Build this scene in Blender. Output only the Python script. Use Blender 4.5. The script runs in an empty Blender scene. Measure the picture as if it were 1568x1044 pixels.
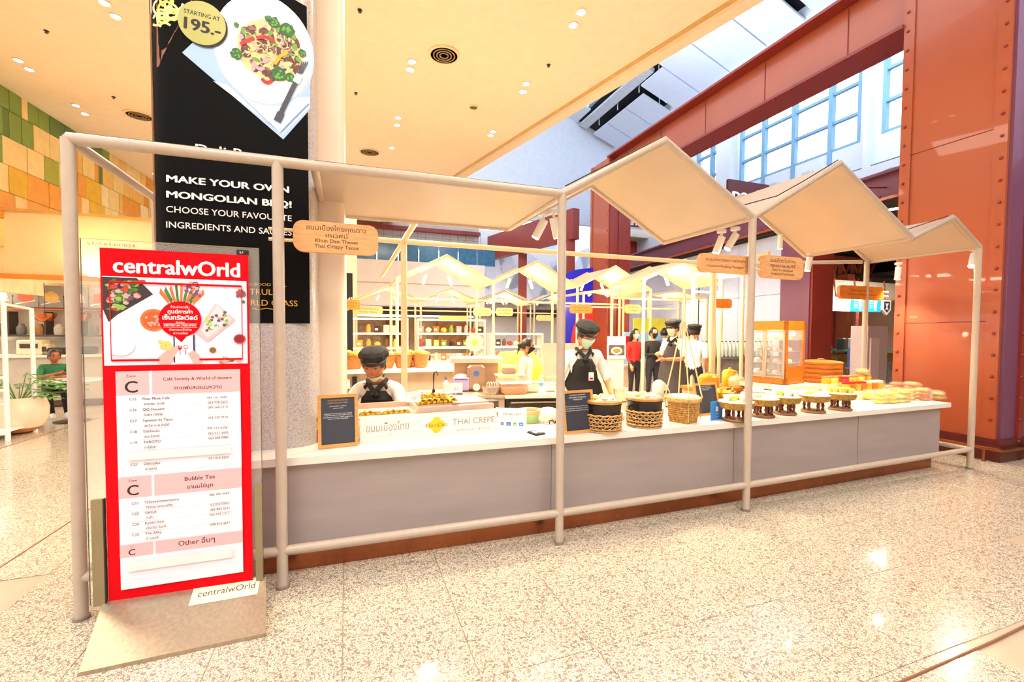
import bpy, math, random, bmesh
from mathutils import Vector, Matrix, Euler
random.seed(7)
PI=math.pi
sc=bpy.context.scene; COL=sc.collection
# ---------------- camera ----------------
F=690.;CX=784.;CY=532.;CZ=1.59
pt=math.radians(2.0);rl=math.radians(.3)
FW=Vector((0,math.cos(pt),-math.sin(pt)));r0=Vector((1,0,0));u0=r0.cross(FW)
RR=r0*math.cos(rl)+u0*math.sin(rl);UU=-r0*math.sin(rl)+u0*math.cos(rl)
cd=bpy.data.cameras.new('camera');cam=bpy.data.objects.new('camera',cd);COL.objects.link(cam)
m3=Matrix((RR,UU,-FW)).transposed()
cam.matrix_world=Matrix.Translation((0,0,CZ))@m3.to_4x4()
cd.sensor_width=36;cd.lens=F*36/1568;cd.shift_y=(CY-522)/1568;cd.clip_end=200
sc.camera=cam
# ---------------- world, exposure ----------------
w=bpy.data.worlds.new('sky');sc.world=w;w.use_nodes=True
bg=w.node_tree.nodes['Background'];bg.inputs[0].default_value=(0.86,0.93,1.0,1);bg.inputs[1].default_value=3.2
sc.view_settings.view_transform='Standard';sc.view_settings.look='None';sc.view_settings.gamma=1
sc.view_settings.use_curve_mapping=False
sc.view_settings.exposure=0.0
# ---------------- lamp helper, added daylight ----------------
def lamp(kind,loc,energy,color,size=.1,spot=None,aim=None,blend=.5):
    d=bpy.data.lights.new('lamp',kind);d.energy=energy;d.color=color
    if kind=='AREA':d.size=size
    else:d.shadow_soft_size=size
    if spot:d.spot_size=math.radians(spot);d.spot_blend=blend
    o=bpy.data.objects.new('lamp_light',d);COL.objects.link(o);o.location=loc
    if aim is not None:
        o.rotation_euler=(Vector(aim)-Vector(loc)).to_track_quat('-Z','Y').to_euler()
    return o
WARM=(1,.72,.42);WARM2=(1,.89,.76)
CEIL=6.2
# area lamps added to stand in for atrium daylight, no openings built for them
lamp('AREA',(9,-2,12),620,(.84,.92,1),7,aim=(4,6,0))
lamp('AREA',(4.5,12,9.3),230,(.84,.92,1),5,aim=(6.5,14,14))  # added fill aimed up at the roof panels, no fitting
lamp('AREA',(7.2,10,7.5),70,(.84,.92,1),3,aim=(9,16,2))  # added fill towards the clerestory wall, no fitting
# ---------------- projection helpers: from a sight line to the real surface it meets ----------------
def ray(x,y): return FW+RR*((x-CX)/F)-UU*((y-CY)/F)
def gp(x,y,z=0.):
    d=ray(x,y);return Vector((0,0,CZ))+d*((z-CZ)/d.z)
def yp(x,y,Y):
    d=ray(x,y);return Vector((0,0,CZ))+d*(Y/d.y)
ANG=math.radians(20)
UD=Vector((math.cos(ANG),math.sin(ANG),0));VD=Vector((-math.sin(ANG),math.cos(ANG),0))
FP=[Vector((-2.356,2.421,0)),Vector((-1.41,2.733,0)),Vector((.362,3.338,0)),Vector((2.1,3.98,0)),Vector((5.41,5.266,0))]
FU=[0]
for i in range(4):FU.append(FU[-1]+(FP[i+1]-FP[i]).length)
def S(u,v,z=0.):
    i=0
    while i<3 and u>FU[i+1]:i+=1
    t=(u-FU[i])/(FU[i+1]-FU[i]);p=FP[i].lerp(FP[i+1],t)+VD*v
    return Vector((p.x,p.y,z))
def sp(px,py,v):
    """point of the stall plane set back by v that lies on the sight line; returns (point,u)"""
    d=ray(px,py);best=None
    for i in range(4):
        a=FP[i]+VD*v;b=FP[i+1]+VD*v;e=b-a
        den=d.x*e.y-d.y*e.x
        t=(a.x*e.y-a.y*e.x)/den
        q=d*t;s=((q-a).xy.dot(e.xy))/e.xy.length_squared
        if (0<=s<=1) or (i==0 and s<0) or (i==3 and s>1):best=(Vector((q.x,q.y,CZ+q.z)),FU[i]+s*(FU[i+1]-FU[i]))
    return best
# ---------------- materials ----------------
def lin(c):
    if isinstance(c,str):c=tuple(int(c[i:i+2],16)/255 for i in (0,2,4))
    return tuple(x/12.92 if x<=.04045 else ((x+.055)/1.055)**2.4 for x in c)
_M={}
def M(name,c,rough=.5,metal=0.,var=.06,scale=6.,emit=0,trans=0,bump=0,alpha=1,sheen=0,stretch=None,coat=0):
    if name in _M:return _M[name]
    m=bpy.data.materials.new(name);m.use_nodes=True;nt=m.node_tree;b=nt.nodes['Principled BSDF']
    c=lin(c)
    if emit:
        b.inputs['Emission Color'].default_value=(*c,1);b.inputs['Emission Strength'].default_value=emit
    g=nt.nodes.new('ShaderNodeNewGeometry');no=nt.nodes.new('ShaderNodeTexNoise');no.inputs['Scale'].default_value=scale
    no.inputs['Detail'].default_value=3
    if stretch:
        mp=nt.nodes.new('ShaderNodeMapping');mp.inputs['Scale'].default_value=stretch
        nt.links.new(g.outputs['Position'],mp.inputs['Vector']);nt.links.new(mp.outputs[0],no.inputs['Vector'])
    else:nt.links.new(g.outputs['Position'],no.inputs['Vector'])
    rp=nt.nodes.new('ShaderNodeValToRGB')
    rp.color_ramp.elements[0].position=.3;rp.color_ramp.elements[1].position=.7
    rp.color_ramp.elements[0].color=(*[max(0,x*(1-var*1.5)) for x in c],1)
    rp.color_ramp.elements[1].color=(*[min(1,x*(1+var)) for x in c],1)
    nt.links.new(no.outputs['Fac'],rp.inputs[0]);nt.links.new(rp.outputs[0],b.inputs['Base Color'])
    b.inputs['Roughness'].default_value=rough;b.inputs['Metallic'].default_value=metal
    b.inputs['Transmission Weight'].default_value=trans;b.inputs['Alpha'].default_value=alpha
    b.inputs['Coat Weight'].default_value=coat
    if bump:
        bp=nt.nodes.new('ShaderNodeBump');bp.inputs['Strength'].default_value=bump;bp.inputs['Distance'].default_value=.002
        nt.links.new(no.outputs['Fac'],bp.inputs['Height']);nt.links.new(bp.outputs[0],b.inputs['Normal'])
    _M[name]=m;return m
def glassM(name,c,al=.25,rough=.03):
    if name in _M:return _M[name]
    m=bpy.data.materials.new(name);m.use_nodes=True;nt=m.node_tree;nt.nodes.clear()
    o=nt.nodes.new('ShaderNodeOutputMaterial');mx=nt.nodes.new('ShaderNodeMixShader');t=nt.nodes.new('ShaderNodeBsdfTransparent')
    g=nt.nodes.new('ShaderNodeBsdfPrincipled');g.inputs['Base Color'].default_value=(*lin(c),1);g.inputs['Roughness'].default_value=rough
    mx.inputs[0].default_value=al
    nt.links.new(t.outputs[0],mx.inputs[1]);nt.links.new(g.outputs[0],mx.inputs[2]);nt.links.new(mx.outputs[0],o.inputs[0])
    _M[name]=m;return m
def terrazzo(name,chip,gap,scale,rough,dark=.06):
    m=bpy.data.materials.new(name);m.use_nodes=True;nt=m.node_tree;b=nt.nodes['Principled BSDF'];N=nt.nodes.new;L=nt.links.new
    g=N('ShaderNodeNewGeometry')
    v=N('ShaderNodeTexVoronoi');v.feature='DISTANCE_TO_EDGE';v.inputs['Scale'].default_value=scale;L(g.outputs['Position'],v.inputs['Vector'])
    vc=N('ShaderNodeTexVoronoi');vc.inputs['Scale'].default_value=scale;L(g.outputs['Position'],vc.inputs['Vector'])
    r=N('ShaderNodeValToRGB');r.color_ramp.elements[0].position=.05;r.color_ramp.elements[1].position=.12;L(v.outputs['Distance'],r.inputs[0])
    r2=N('ShaderNodeValToRGB');e=r2.color_ramp.elements;e[0].position=0;e[0].color=(*lin(gap),1);e[1].position=1;e[1].color=(*lin(chip),1)
    x=e.new(.18);x.color=(*[a*.45+b_*.55 for a,b_ in zip(lin(gap),lin(chip))],1);x=e.new(.3);x.color=(*[q*.9 for q in lin(chip)],1)
    sx=N('ShaderNodeSeparateColor');L(vc.outputs['Color'],sx.inputs[0]);L(sx.outputs[0],r2.inputs[0])
    mx=N('ShaderNodeMix');mx.data_type='RGBA';L(r.outputs[0],mx.inputs[0]);mx.inputs[6].default_value=(*lin(gap),1);L(r2.outputs[0],mx.inputs[7])
    L(mx.outputs[2],b.inputs['Base Color']);b.inputs['Roughness'].default_value=rough;b.inputs['Coat Weight'].default_value=.3;b.inputs['Coat Roughness'].default_value=.06
    _M[name]=m;return m
# ---------------- mesh builder ----------------
class MB:
    def __init__(s):s.v=[];s.f=[];s.m=[];s.mats=[];s.cur=0
    def mat(s,m):
        if m not in s.mats:s.mats.append(m)
        s.cur=s.mats.index(m);return s
    def add(s,vs,fs):
        o=len(s.v);s.v+= [tuple(v) for v in vs]
        for f in fs:s.f.append(tuple(i+o for i in f));s.m.append(s.cur)
        return s
    def box(s,c,d,rz=0,rx=0,ry=0):
        R=Euler((rx,ry,rz)).to_matrix();c=Vector(c)
        vs=[c+R@Vector((x*d[0]/2,y*d[1]/2,z*d[2]/2)) for x in(-1,1) for y in(-1,1) for z in(-1,1)]
        return s.add(vs,[(0,1,3,2),(4,6,7,5),(0,4,5,1),(2,3,7,6),(0,2,6,4),(1,5,7,3)])
    def bevbox(s,c,d,b=.01,rz=0):
        x,y,z=[q/2 for q in d]
        pts=[(-x+b,-y),(x-b,-y),(x,-y+b),(x,y-b),(x-b,y),(-x+b,y),(-x,y-b),(-x,-y+b)]
        R=Euler((0,0,rz)).to_matrix();c=Vector(c);vs=[]
        for zz,k in((-z,1-b/max(x,y)),(-z+b,1),(z-b,1),(z,1-b/max(x,y))):
            vs+=[c+R@Vector((p[0]*k,p[1]*k,zz)) for p in pts]
        fs=[tuple(range(7,-1,-1)),tuple(range(24,32))]
        for k in range(3):
            for i in range(8):j=(i+1)%8;fs.append((k*8+i,k*8+j,k*8+8+j,k*8+8+i))
        return s.add(vs,fs)
    def cyl(s,a,b,r,r2=None,n=12,cap=True):
        a=Vector(a);b=Vector(b);r2=r if r2 is None else r2;d=(b-a)
        if d.length<1e-6:return s
        q=d.to_track_quat('Z','Y').to_matrix();vs=[]
        for p,rr in((a,r),(b,r2)):
            vs+=[p+q@Vector((rr*math.cos(2*PI*i/n),rr*math.sin(2*PI*i/n),0)) for i in range(n)]
        fs=[(i,(i+1)%n,n+(i+1)%n,n+i) for i in range(n)]
        if cap:fs+=[tuple(range(n-1,-1,-1)),tuple(range(n,2*n))]
        return s.add(vs,fs)
    def tube(s,pts,r,n=8,closed=False):
        pts=[Vector(p) for p in pts];rs=r if isinstance(r,(list,tuple)) else [r]*len(pts);vs=[];K=len(pts)
        up=Vector((0,0,1))
        for i,p in enumerate(pts):
            if closed:t=pts[(i+1)%K]-pts[i-1]
            else:t=pts[min(i+1,K-1)]-pts[max(i-1,0)]
            t.normalize();a=t.cross(up)
            if a.length<.05:a=t.cross(Vector((1,0,0)))
            a.normalize();b=a.cross(t)
            vs+=[p+(a*math.cos(2*PI*k/n)+b*math.sin(2*PI*k/n))*rs[i] for k in range(n)]
        fs=[]
        for i in range(K if closed else K-1):
            j=(i+1)%K
            for k in range(n):l=(k+1)%n;fs.append((i*n+k,i*n+l,j*n+l,j*n+k))
        if not closed:fs+=[tuple(range(n-1,-1,-1)),tuple(range((K-1)*n,K*n))]
        return s.add(vs,fs)
    def lathe(s,prof,c=(0,0,0),n=24,sx=1,sy=1,a0=0,jit=0):
        c=Vector(c);vs=[];K=len(prof)
        for r,z in prof:
            vs+=[c+Vector((sx*r*math.cos(a0+2*PI*i/n)*(1+jit*random.uniform(-1,1)),sy*r*math.sin(a0+2*PI*i/n)*(1+jit*random.uniform(-1,1)),z)) for i in range(n)]
        fs=[]
        for k in range(K-1):
            for i in range(n):j=(i+1)%n;fs.append((k*n+i,k*n+j,k*n+n+j,k*n+n+i))
        if prof[0][0]>1e-4:fs.append(tuple(range(n-1,-1,-1)))
        if prof[-1][0]>1e-4:fs.append(tuple(range((K-1)*n,K*n)))
        return s.add(vs,fs)
    def prism(s,poly,h0,h1,axis='z',T=None):
        """poly 2D outline extruded; axis z: xy outline; axis y: xz outline between y=h0,h1"""
        n=len(poly)
        if axis=='z':vs=[(x,y,h) for h in(h0,h1) for x,y in poly]
        else:vs=[(x,h,y) for h in(h1,h0) for x,y in poly]
        if T is not None:vs=[T@Vector(v) for v in vs]
        return s.add(vs,[tuple(range(n-1,-1,-1)),tuple(range(n,2*n))]+[(i,(i+1)%n,n+(i+1)%n,n+i) for i in range(n)])
    def ball(s,c,r,n=10,k=6,sc=(1,1,1),rot=None,jit=0):
        c=Vector(c);vs=[];R=rot.to_matrix() if rot else None
        for j in range(k+1):
            th=PI*j/k
            for i in range(n):
                q=1+jit*random.uniform(-1,1)
                p=Vector((math.sin(th)*math.cos(2*PI*i/n)*r*sc[0]*q,math.sin(th)*math.sin(2*PI*i/n)*r*sc[1]*q,math.cos(th)*r*sc[2]))
                if R:p=R@p
                vs.append(c+p)
        fs=[(j*n+i,(j+1)*n+i,(j+1)*n+(i+1)%n,j*n+(i+1)%n) for j in range(k) for i in range(n)]
        return s.add(vs,fs)
    def quad(s,a,b,c,d,th=0):
        if not th:return s.add([a,b,c,d],[(0,1,2,3)])
        a,b,c,d=map(Vector,(a,b,c,d));n=(b-a).cross(d-a).normalized()*th
        return s.add([a,b,c,d,a+n,b+n,c+n,d+n],[(3,2,1,0),(4,5,6,7),(0,1,5,4),(1,2,6,5),(2,3,7,6),(3,0,4,7)])
    def build(s,name,mat=None,parent=None,smooth=True,loc=None,rz=None,ang=35):
        me=bpy.data.meshes.new(name);me.from_pydata(s.v,[],s.f)
        for m in (s.mats if s.mats else [mat]):me.materials.append(m)
        if s.mats:me.polygons.foreach_set('material_index',s.m)
        bm=bmesh.new();bm.from_mesh(me);bmesh.ops.remove_doubles(bm,verts=bm.verts,dist=1e-5)
        bmesh.ops.recalc_face_normals(bm,faces=bm.faces)
        if smooth:
            for f in bm.faces:f.smooth=True
            for e in bm.edges:
                if len(e.link_faces)!=2 or e.calc_face_angle(0)>math.radians(ang):e.smooth=False
        bm.to_mesh(me);bm.free()
        o=bpy.data.objects.new(name,me);COL.objects.link(o)
        if parent:o.parent=parent
        if loc is not None:o.location=loc
        if rz is not None:o.rotation_euler=(0,0,rz)
        return o
def tag(o,label=None,cat=None,group=None,kind=None):
    if label:o['label']=label
    if cat:o['category']=cat
    if group:o['group']=group
    if kind:o['kind']=kind
    return o
def thing(name,label,cat,loc=(0,0,0),rz=0,group=None):
    o=bpy.data.objects.new(name,None);COL.objects.link(o);o.location=loc;o.rotation_euler=(0,0,rz);o.empty_display_size=.1
    return tag(o,label,cat,group)
def structure(o):o['kind']='structure';return o
def dup(root,loc,rz,label=None,group=None):
    r=root.copy();COL.objects.link(r);r.location=loc;r.rotation_euler=(root.rotation_euler[0],root.rotation_euler[1],rz)
    if label:r['label']=label
    if group:r['group']=group
    for ch in list(root.children):
        c=ch.copy();COL.objects.link(c);c.parent=r
        for g in list(ch.children):
            d=g.copy();COL.objects.link(d);d.parent=c
    return r
_T={}
ORD=('first','second','third','fourth','fifth','sixth','seventh','eighth','ninth','tenth','eleventh','twelfth','thirteenth','fourteenth','fifteenth','sixteenth','seventeenth','eighteenth')
def textmesh(body,bold=0):
    k=(body,bold)
    if k in _T:return _T[k]
    cu=bpy.data.curves.new('lettering','FONT');cu.body=body;cu.size=1;cu.resolution_u=3;cu.fill_mode='FRONT'
    o=bpy.data.objects.new('lettering',cu);COL.objects.link(o)
    dg=bpy.context.evaluated_depsgraph_get();me=bpy.data.meshes.new_from_object(o.evaluated_get(dg))
    vs=[tuple(v.co[:2]) for v in me.vertices];fs=[tuple(p.vertices) for p in me.polygons]
    bpy.data.objects.remove(o);bpy.data.curves.remove(cu);bpy.data.meshes.remove(me)
    if bold and vs:
        n=len(vs);V=[];FF=[]
        for q,(dx,dy) in enumerate(((-1,0),(1,0),(0,.6),(0,-.6),(-.4,0),(.4,0))):
            V+=[(x+dx*bold,y+dy*bold,q) for x,y in vs];FF+=[tuple(i+q*n for i in f) for f in fs]
        vs,fs=V,FF
    xs=[v[0] for v in vs] or [0];ys=[v[1] for v in vs] or [0]
    _T[k]=(vs,fs,min(xs),max(xs),min(ys),max(ys));return _T[k]
class Art(MB):
    """flat print in the local x-z plane facing -y; each layer .4 mm in front of the last"""
    def __init__(s,lay=.0004,map=None):super().__init__();s.y=0;s.l=lay;s.map=map
    def poly(s,m,pts):
        s.mat(m);s.y-=s.l;s.add([s.P(x,z) for x,z in pts],[tuple(range(len(pts)))]);return s
    def P(s,x,z):return s.map(x,s.y,z) if s.map else (x,s.y,z)
    def rect(s,m,x0,z0,x1,z1,n=1):
        s.mat(m);s.y-=s.l
        for i in range(n):
            a=x0+(x1-x0)*i/n;b=x0+(x1-x0)*(i+1)/n
            s.add([s.P(a,z0),s.P(b,z0),s.P(b,z1),s.P(a,z1)],[(0,1,2,3)])
        return s
    def ell(s,m,cx,cz,rx,rz,n=28,rot=0,jit=0):
        p=[]
        for i in range(n):
            a=2*PI*i/n;q=1+jit*random.uniform(-1,1);x=rx*q*math.cos(a);z=rz*q*math.sin(a)
            p.append((cx+x*math.cos(rot)-z*math.sin(rot),cz+x*math.sin(rot)+z*math.cos(rot)))
        return s.poly(m,p)
    def line(s,m,pts,w):
        for a,b in zip(pts[:-1],pts[1:]):
            a=Vector(a);b=Vector(b);d=(b-a);
            if d.length<1e-6:continue
            n=Vector((-d.y,d.x)).normalized()*w/2
            s.mat(m);s.add([s.P(*(a-n)),s.P(*(b-n)),s.P(*(b+n)),s.P(*(a+n))],[(0,1,2,3)])
        s.y-=s.l*.5;return s
    def text(s,m,body,x,z,h=None,w=None,align='l',bold=0,rot=0):
        """h = cap-height scale (font size*.7), w = fitted width"""
        vs,fs,x0,x1,z0,z1=textmesh(body,bold)
        if not vs:return s
        sx=sz=(h/.73) if h else w/(x1-x0)
        if w:sx=w/(x1-x0)
        W=(x1-x0)*sx;ox={'l':0,'c':-W/2,'r':-W}[align]
        s.mat(m);s.y-=s.l;c,sn=math.cos(rot),math.sin(rot);o=[]
        yy=s.y
        for a,b,*q in vs:
            if q:s.y=yy-q[0]*4e-5
            px=(a-x0)*sx+ox;pz=b*sz;o.append(s.P(x+px*c-pz*sn,z+px*sn+pz*c))
        s.add(o,fs);return s
def finish_art(a,name,parent,loc=None):
    o=a.build(name,parent=parent,smooth=False)
    if loc is not None:o.location=loc
    return o
# ================= palette =================
CREAM=M('cream_paint','f6dfb8',.6);CEILM=M('ceiling_paint','fcebcf',.75,var=.02)
TUBE=M('beige_enamel','bfab98',.32,var=.03,scale=20);PANEL=M('beige_canvas','c4b19c',.34,var=.03,scale=3)
WHITE=M('white_laminate','e9e0d4',.3,var=.02);GREY=M('mauve_grey_laminate','a3938e',.45,var=.04,scale=2,stretch=(1,1,6))
COPPER=M('copper_kick','a5603c',.22,.8,var=.15,scale=3);RED=M('signal_red','e00a16',.6,var=.02)
ORANGE=M('oxide_orange_steel','ab522f',.38,var=.06,scale=.8,coat=.2);OXRED=M('oxide_red_steel','8c2f25',.4,var=.08,scale=.8)
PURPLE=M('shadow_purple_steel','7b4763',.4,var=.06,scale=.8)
WOOD=M('pale_beech','e3a468',.5,var=.12,scale=5,stretch=(2,2,22));WOODF=M('frame_wood','d79a50',.45,var=.1,scale=8,stretch=(1,1,10))
AMBER=M('amber_wood','d4781c',.4,var=.15,scale=5,stretch=(2,2,20))
BLACK=M('matt_black','0d0b0b',.6);BANNER=M('banner_black','0a0706',.7,var=.1,scale=2);RED.node_tree.nodes['Principled BSDF'].inputs['Specular IOR Level'].default_value=.08
BANNER.node_tree.nodes['Principled BSDF'].inputs['Specular IOR Level'].default_value=.12
INKW=M('ink_white','f7f3ee',.5,var=0)
INK=M('ink_dark','2b2222',.6,var=0);GOLDI=M('ink_gold','d7a13a',.45,var=0);STEEL=M('brushed_steel','d0c2ab',.34,.6,var=.08,scale=4,stretch=(14,14,.6))
DSTEEL=M('dark_steel','5a514b',.35,.8);BRASS=M('brass','c9963a',.25,.9,var=.1);WHITEP=M('white_plastic','f5f1ea',.35,var=.02)
SKIN=M('skin_light_brown','c98658',.5,var=.05,scale=30);SKIN2=M('skin_brown','ad6640',.5,var=.05,scale=30);SKIN3=M('skin_fair','dca27c',.5,var=.05,scale=30)
HAIR=M('black_hair','15100f',.45,var=.3,scale=60);SHIRT=M('white_shirt','efe9e0',.7,var=.04,scale=12);APRON=M('black_apron','0f0d0e',.75,var=.15,scale=30)
MASK=M('mint_mask','bfe0cf',.8,var=.03,scale=40);PANTS=M('dark_trousers','26222a',.8)
YEL=M('crispy_yellow','ffd838',.5,var=.08,scale=60);YEL2=M('pale_yellow_food','f9dc60',.5,var=.15,scale=60);RICE=M('white_food','f7f2e4',.6,var=.06,scale=60)
WICK=M('wicker','d9a868',.6,var=.25,scale=50);WICKD=M('brown_wicker','b06a2c',.6,var=.3,scale=50)
GLASS=glassM('clear_glass','ffffff',.12);PLASTIC=glassM('clear_plastic','fff8ee',.14,.12);FROST=glassM('frosted_plastic','f6efe6',.65,.4)
SLATE=M('slate_print','3a3b45',.4,var=.06);LIGHT=M('lamp_face','fff3dc',.5,emit=14,var=0);LIGHT2=M('strip_light','fff0d0',.5,emit=3.2,var=0)
TILEM=terrazzo('terrazzo_floor','f1e2c6','8d7a6b',92,.2);GROUT=M('brown_grout','a98a70',.7)
TERP=terrazzo('terrazzo_pillar','d6cfca','a9a09d',110,.35)
# ================= floor =================
fl=MB().quad((-40,-12,-.004),(40,-12,-.004),(40,60,-.004),(-40,60,-.004)).build('floor',M('terrazzo_grout','c6ae93',.3),smooth=False);structure(fl)
base=MB().bevbox((0,0,-.001),(.596,.596,.006),.0015).build('floor_tile',TILEM,fl)
org=gp(525,960);k=0
for i in range(-16,22):
    for j in range(-3,16):
        p=Vector((org.x,org.y,0))+UD*(i*.6+.3)+VD*(j*.6+.3)
        if p.y<1.35 or p.y>8.5:continue
        px=F*p.x/p.y
        if abs(px)>860 :continue
        if k>=298:break
        o=base if k==0 else base.copy()
        if k:COL.objects.link(o);o.parent=fl
        o.location=(p.x,p.y,0);o.rotation_euler=(0,0,ANG);k+=1
print('floor tiles',k)
# brass and joint strips
pts=[gp(x,y,.004) for x,y in((1340,1060),(1400,1035),(1460,1008),(1520,982),(1575,955),(1640,915))]
s=MB().tube([(p.x,p.y,.003) for p in pts],.007,6).build('trim_1',M('brown_strip','8a5a3c',.4));structure(s)
for n,(a,b) in enumerate((((-10,876),(160,765)),((-10,690),(150,640)))):
    p=gp(*a);q=gp(*b);structure(MB().tube([(p.x,p.y,.003),(q.x,q.y,.003)],.006,6).build('trim_%d'%(n+2),M('brown_strip','8a5a3c')))
# ================= hall ceiling =================
A=gp(0,130,CEIL);B=gp(240,280,CEIL);wd=(B-A).normalized()
E0=gp(1130,0,CEIL);E1=gp(690,275,CEIL);ed=(E1-E0).normalized()
def xy(p):return (p.x,p.y)
W0=A-wd*7;W1=A+wd*16;Ea=E0-ed*9;Eb=E1+ed*9
ce=MB().prism([xy(W0),xy(Ea),xy(Eb),xy(W1)],CEIL,CEIL+.12).build('ceiling',CEILM,smooth=False);structure(ce)
en=Vector((-ed.y,ed.x,0))*-1
if en.x<0:en=-en
o1=Ea+en*.0;o2=Eb+en*.0
MB().prism([xy(Ea+en*.12),xy(Eb+en*.12),xy(Eb-en*.02),xy(Ea-en*.02)],CEIL+.02,CEIL+.5).build('trim_4',CREAM,smooth=False)['kind']='structure'
MB().prism([xy(Ea+en*.45),xy(Eb+en*.45),xy(Eb+en*.12),xy(Ea+en*.12)],CEIL+.1,CEIL+.6).build('trim_5',CEILM,smooth=False)['kind']='structure'
MB().prism([xy(Ea-en*.1),xy(Eb-en*.1),xy(Eb-en*.02),xy(Ea-en*.02)],CEIL-.02,CEIL+.05).build('trim_6',M('edge_strip_tan','d9b070',.6),smooth=False)['kind']='structure'  # orange-tan strip along the ceiling edge
dl=[(160,4),(177,25),(28,92),(45,106),(116,161),(130,174),(190,221),(237,266),(890,18),(878,38),(631,94),(628,106),(806,128),(801,140),(610,180),(608,191),(755,201),(751,207),(600,226),(598,268)]
names=['above the dark banner pillar, outer of the pair','above the dark banner pillar, inner of the pair','far left over the tile wall, upper of the pair','far left over the tile wall, lower of the pair','left over the green tiles, upper of the pair','left over the green tiles, lower of the pair','left of the banner pillar, single','closest to the banner pillar edge, small and low','near the ceiling edge at top, right of the pair','near the ceiling edge at top, left of the pair','middle column, upper of the second pair','middle column, lower of the second pair','right of middle, upper of the pair','right of middle, lower of the pair','middle column, upper of the third pair','middle column, lower of the third pair','far right low, upper of the pair','far right low, lower of the pair','middle column, single below third pair','lowest in the middle, just above the canopy']
d0=None
for i,(x,y) in enumerate(dl):
    p=gp(x,y,CEIL)
    if d0 is None:
        d0=thing('ceiling_downlight','','ceiling light',(p.x,p.y,CEIL),0,'round downlights in the hall ceiling')
        MB().lathe([(.075,-.001),(.085,-.004),(.085,-.012),(.06,-.012),(.055,-.002)],n=20).build('trim_ring',WHITEP,d0)
        MB().lathe([(0,-.006),(.054,-.006),(.054,-.001)],n=20).build('lamp_lens',LIGHT,d0);o=d0
    else:o=dup(d0,(p.x,p.y,CEIL),0)
    o['label']='small round white ceiling downlight '+names[i]
def vent(x,y,r,lab):
    p=gp(x,y,CEIL);t=thing('ceiling_vent',lab,'vent',(p.x,p.y,CEIL))
    MB().lathe([(r,-.001),(r,-.02),(r*.86,-.03),(r*.84,-.002)],n=28).build('outer_ring',CREAM,t)
    MB().lathe([(0,-.022),(r*.85,-.022)],n=24).build('vent_plate',M('vent_plate','cfae7c',.7),t)
    for q in(.7,.5,.3):MB().lathe([(r*q,-.022),(r*q,-.03),(r*(q-.07),-.03),(r*(q-.07),-.022)],n=24).build('louver_ring',M('vent_louver','a98d66',.6),t)  # louver rings, a darker tan than the plate
vent(680,83,.26,'round louvered air vent in the ceiling between the downlights');vent(213,176,.26,'round air vent in the ceiling left of the banner pillar');vent(566,232,.26,'round air vent low in the ceiling right of the banner pillar')
vent(725,163,.09,'small round air outlet right of the middle downlights')
sp0=None
for (x,y),nm in zip([(71,47),(551,15),(840,99),(545,142),(174,148)],['over the far left tiles','at the top right of the banner pillar','near the ceiling edge','right of the plate on the banner','left of the plate on the banner']):
    p=gp(x,y,CEIL)
    t=thing('ceiling_sprinkler','tiny dark sprinkler head in the ceiling '+nm,'sprinkler',(p.x,p.y,CEIL),0,'sprinkler heads in the hall ceiling')
    MB().lathe([(.035,-.001),(.035,-.008),(.012,-.012),(.012,-.03),(.025,-.034),(.025,-.037),(0,-.04)],n=10).build('sprinkler_head',DSTEEL,t)
# lamp light of the hall: warm pools from the downlight fields
for p in((-4.5,3.5),(-1.5,.2),(1.5,3),(-4.5,9),(-1,6.5),(-2.5,12),(3,-1),(-6,14)):
    lamp('AREA',(p[0],p[1],CEIL-.05),98,WARM2,1.3)
structure(MB().box((0,-11,6),(60,.3,12.6)).build('wall_front',M('hall_wall','e2d3bf',.7),smooth=False))
structure(MB().box((-17,-4,3.1),(.3,16,6.4)).build('wall_far_left',M('hall_wall','e2d3bf',.7),smooth=False))
# ================= left tile wall =================
wl=thing('wall_left',None,None,(A.x,A.y,0),math.atan2(wd.y,wd.x));structure(wl)
MB().box((4.5,-.0,4.3),(23,.1,4)).build('plaster_face',M('cream_wall','f3d9a0',.6),wl,smooth=False).location=(0,.06,0)
tc=[M('tile_'+n,c,.3,var=.05) for n,c in(('green','7e9a3e'),('olive','a8a83c'),('dark_green','5d7d3c'),('yellow','e8b820'),('orange','eba034'),('pale','f3d58c'),('sand','f0c468'),('cream','f7e2ac'),('lime','c9c452'))]
rows=[(5.8,6.2),(5.27,5.8),(4.74,5.27),(4.21,4.74),(3.68,4.21),(3.15,3.68)];kk=0
trg=random.Random(5)
for ri,(z0,z1) in enumerate(rows):
    x=-1.5+ri*.13
    while x<11.5:
        wdt=trg.choice((.16,.3,.45,.6))
        far=x>5.5
        if x<1.5:pool=[0,2,1,0,5] if ri<2 else [3,0,1,5] if ri==2 else [3,4,4,5]
        elif x<3.2:pool=[0,2,5,4,6,7] if ri<2 else [4,5,6,7,3]
        elif far:pool=[7,5,7,5,2,1,6]
        else:pool=[4,5,6,6,4,7]
        MB().box((wdt/2,0,0),(wdt-.012,.03,z1-z0-.012)).build('wall_tile',tc[trg.choice(pool)],wl,smooth=False).location=(x,-.005-random.random()*.01,(z0+z1)/2)
        x+=wdt;kk+=1
print('tiles',kk)
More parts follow.
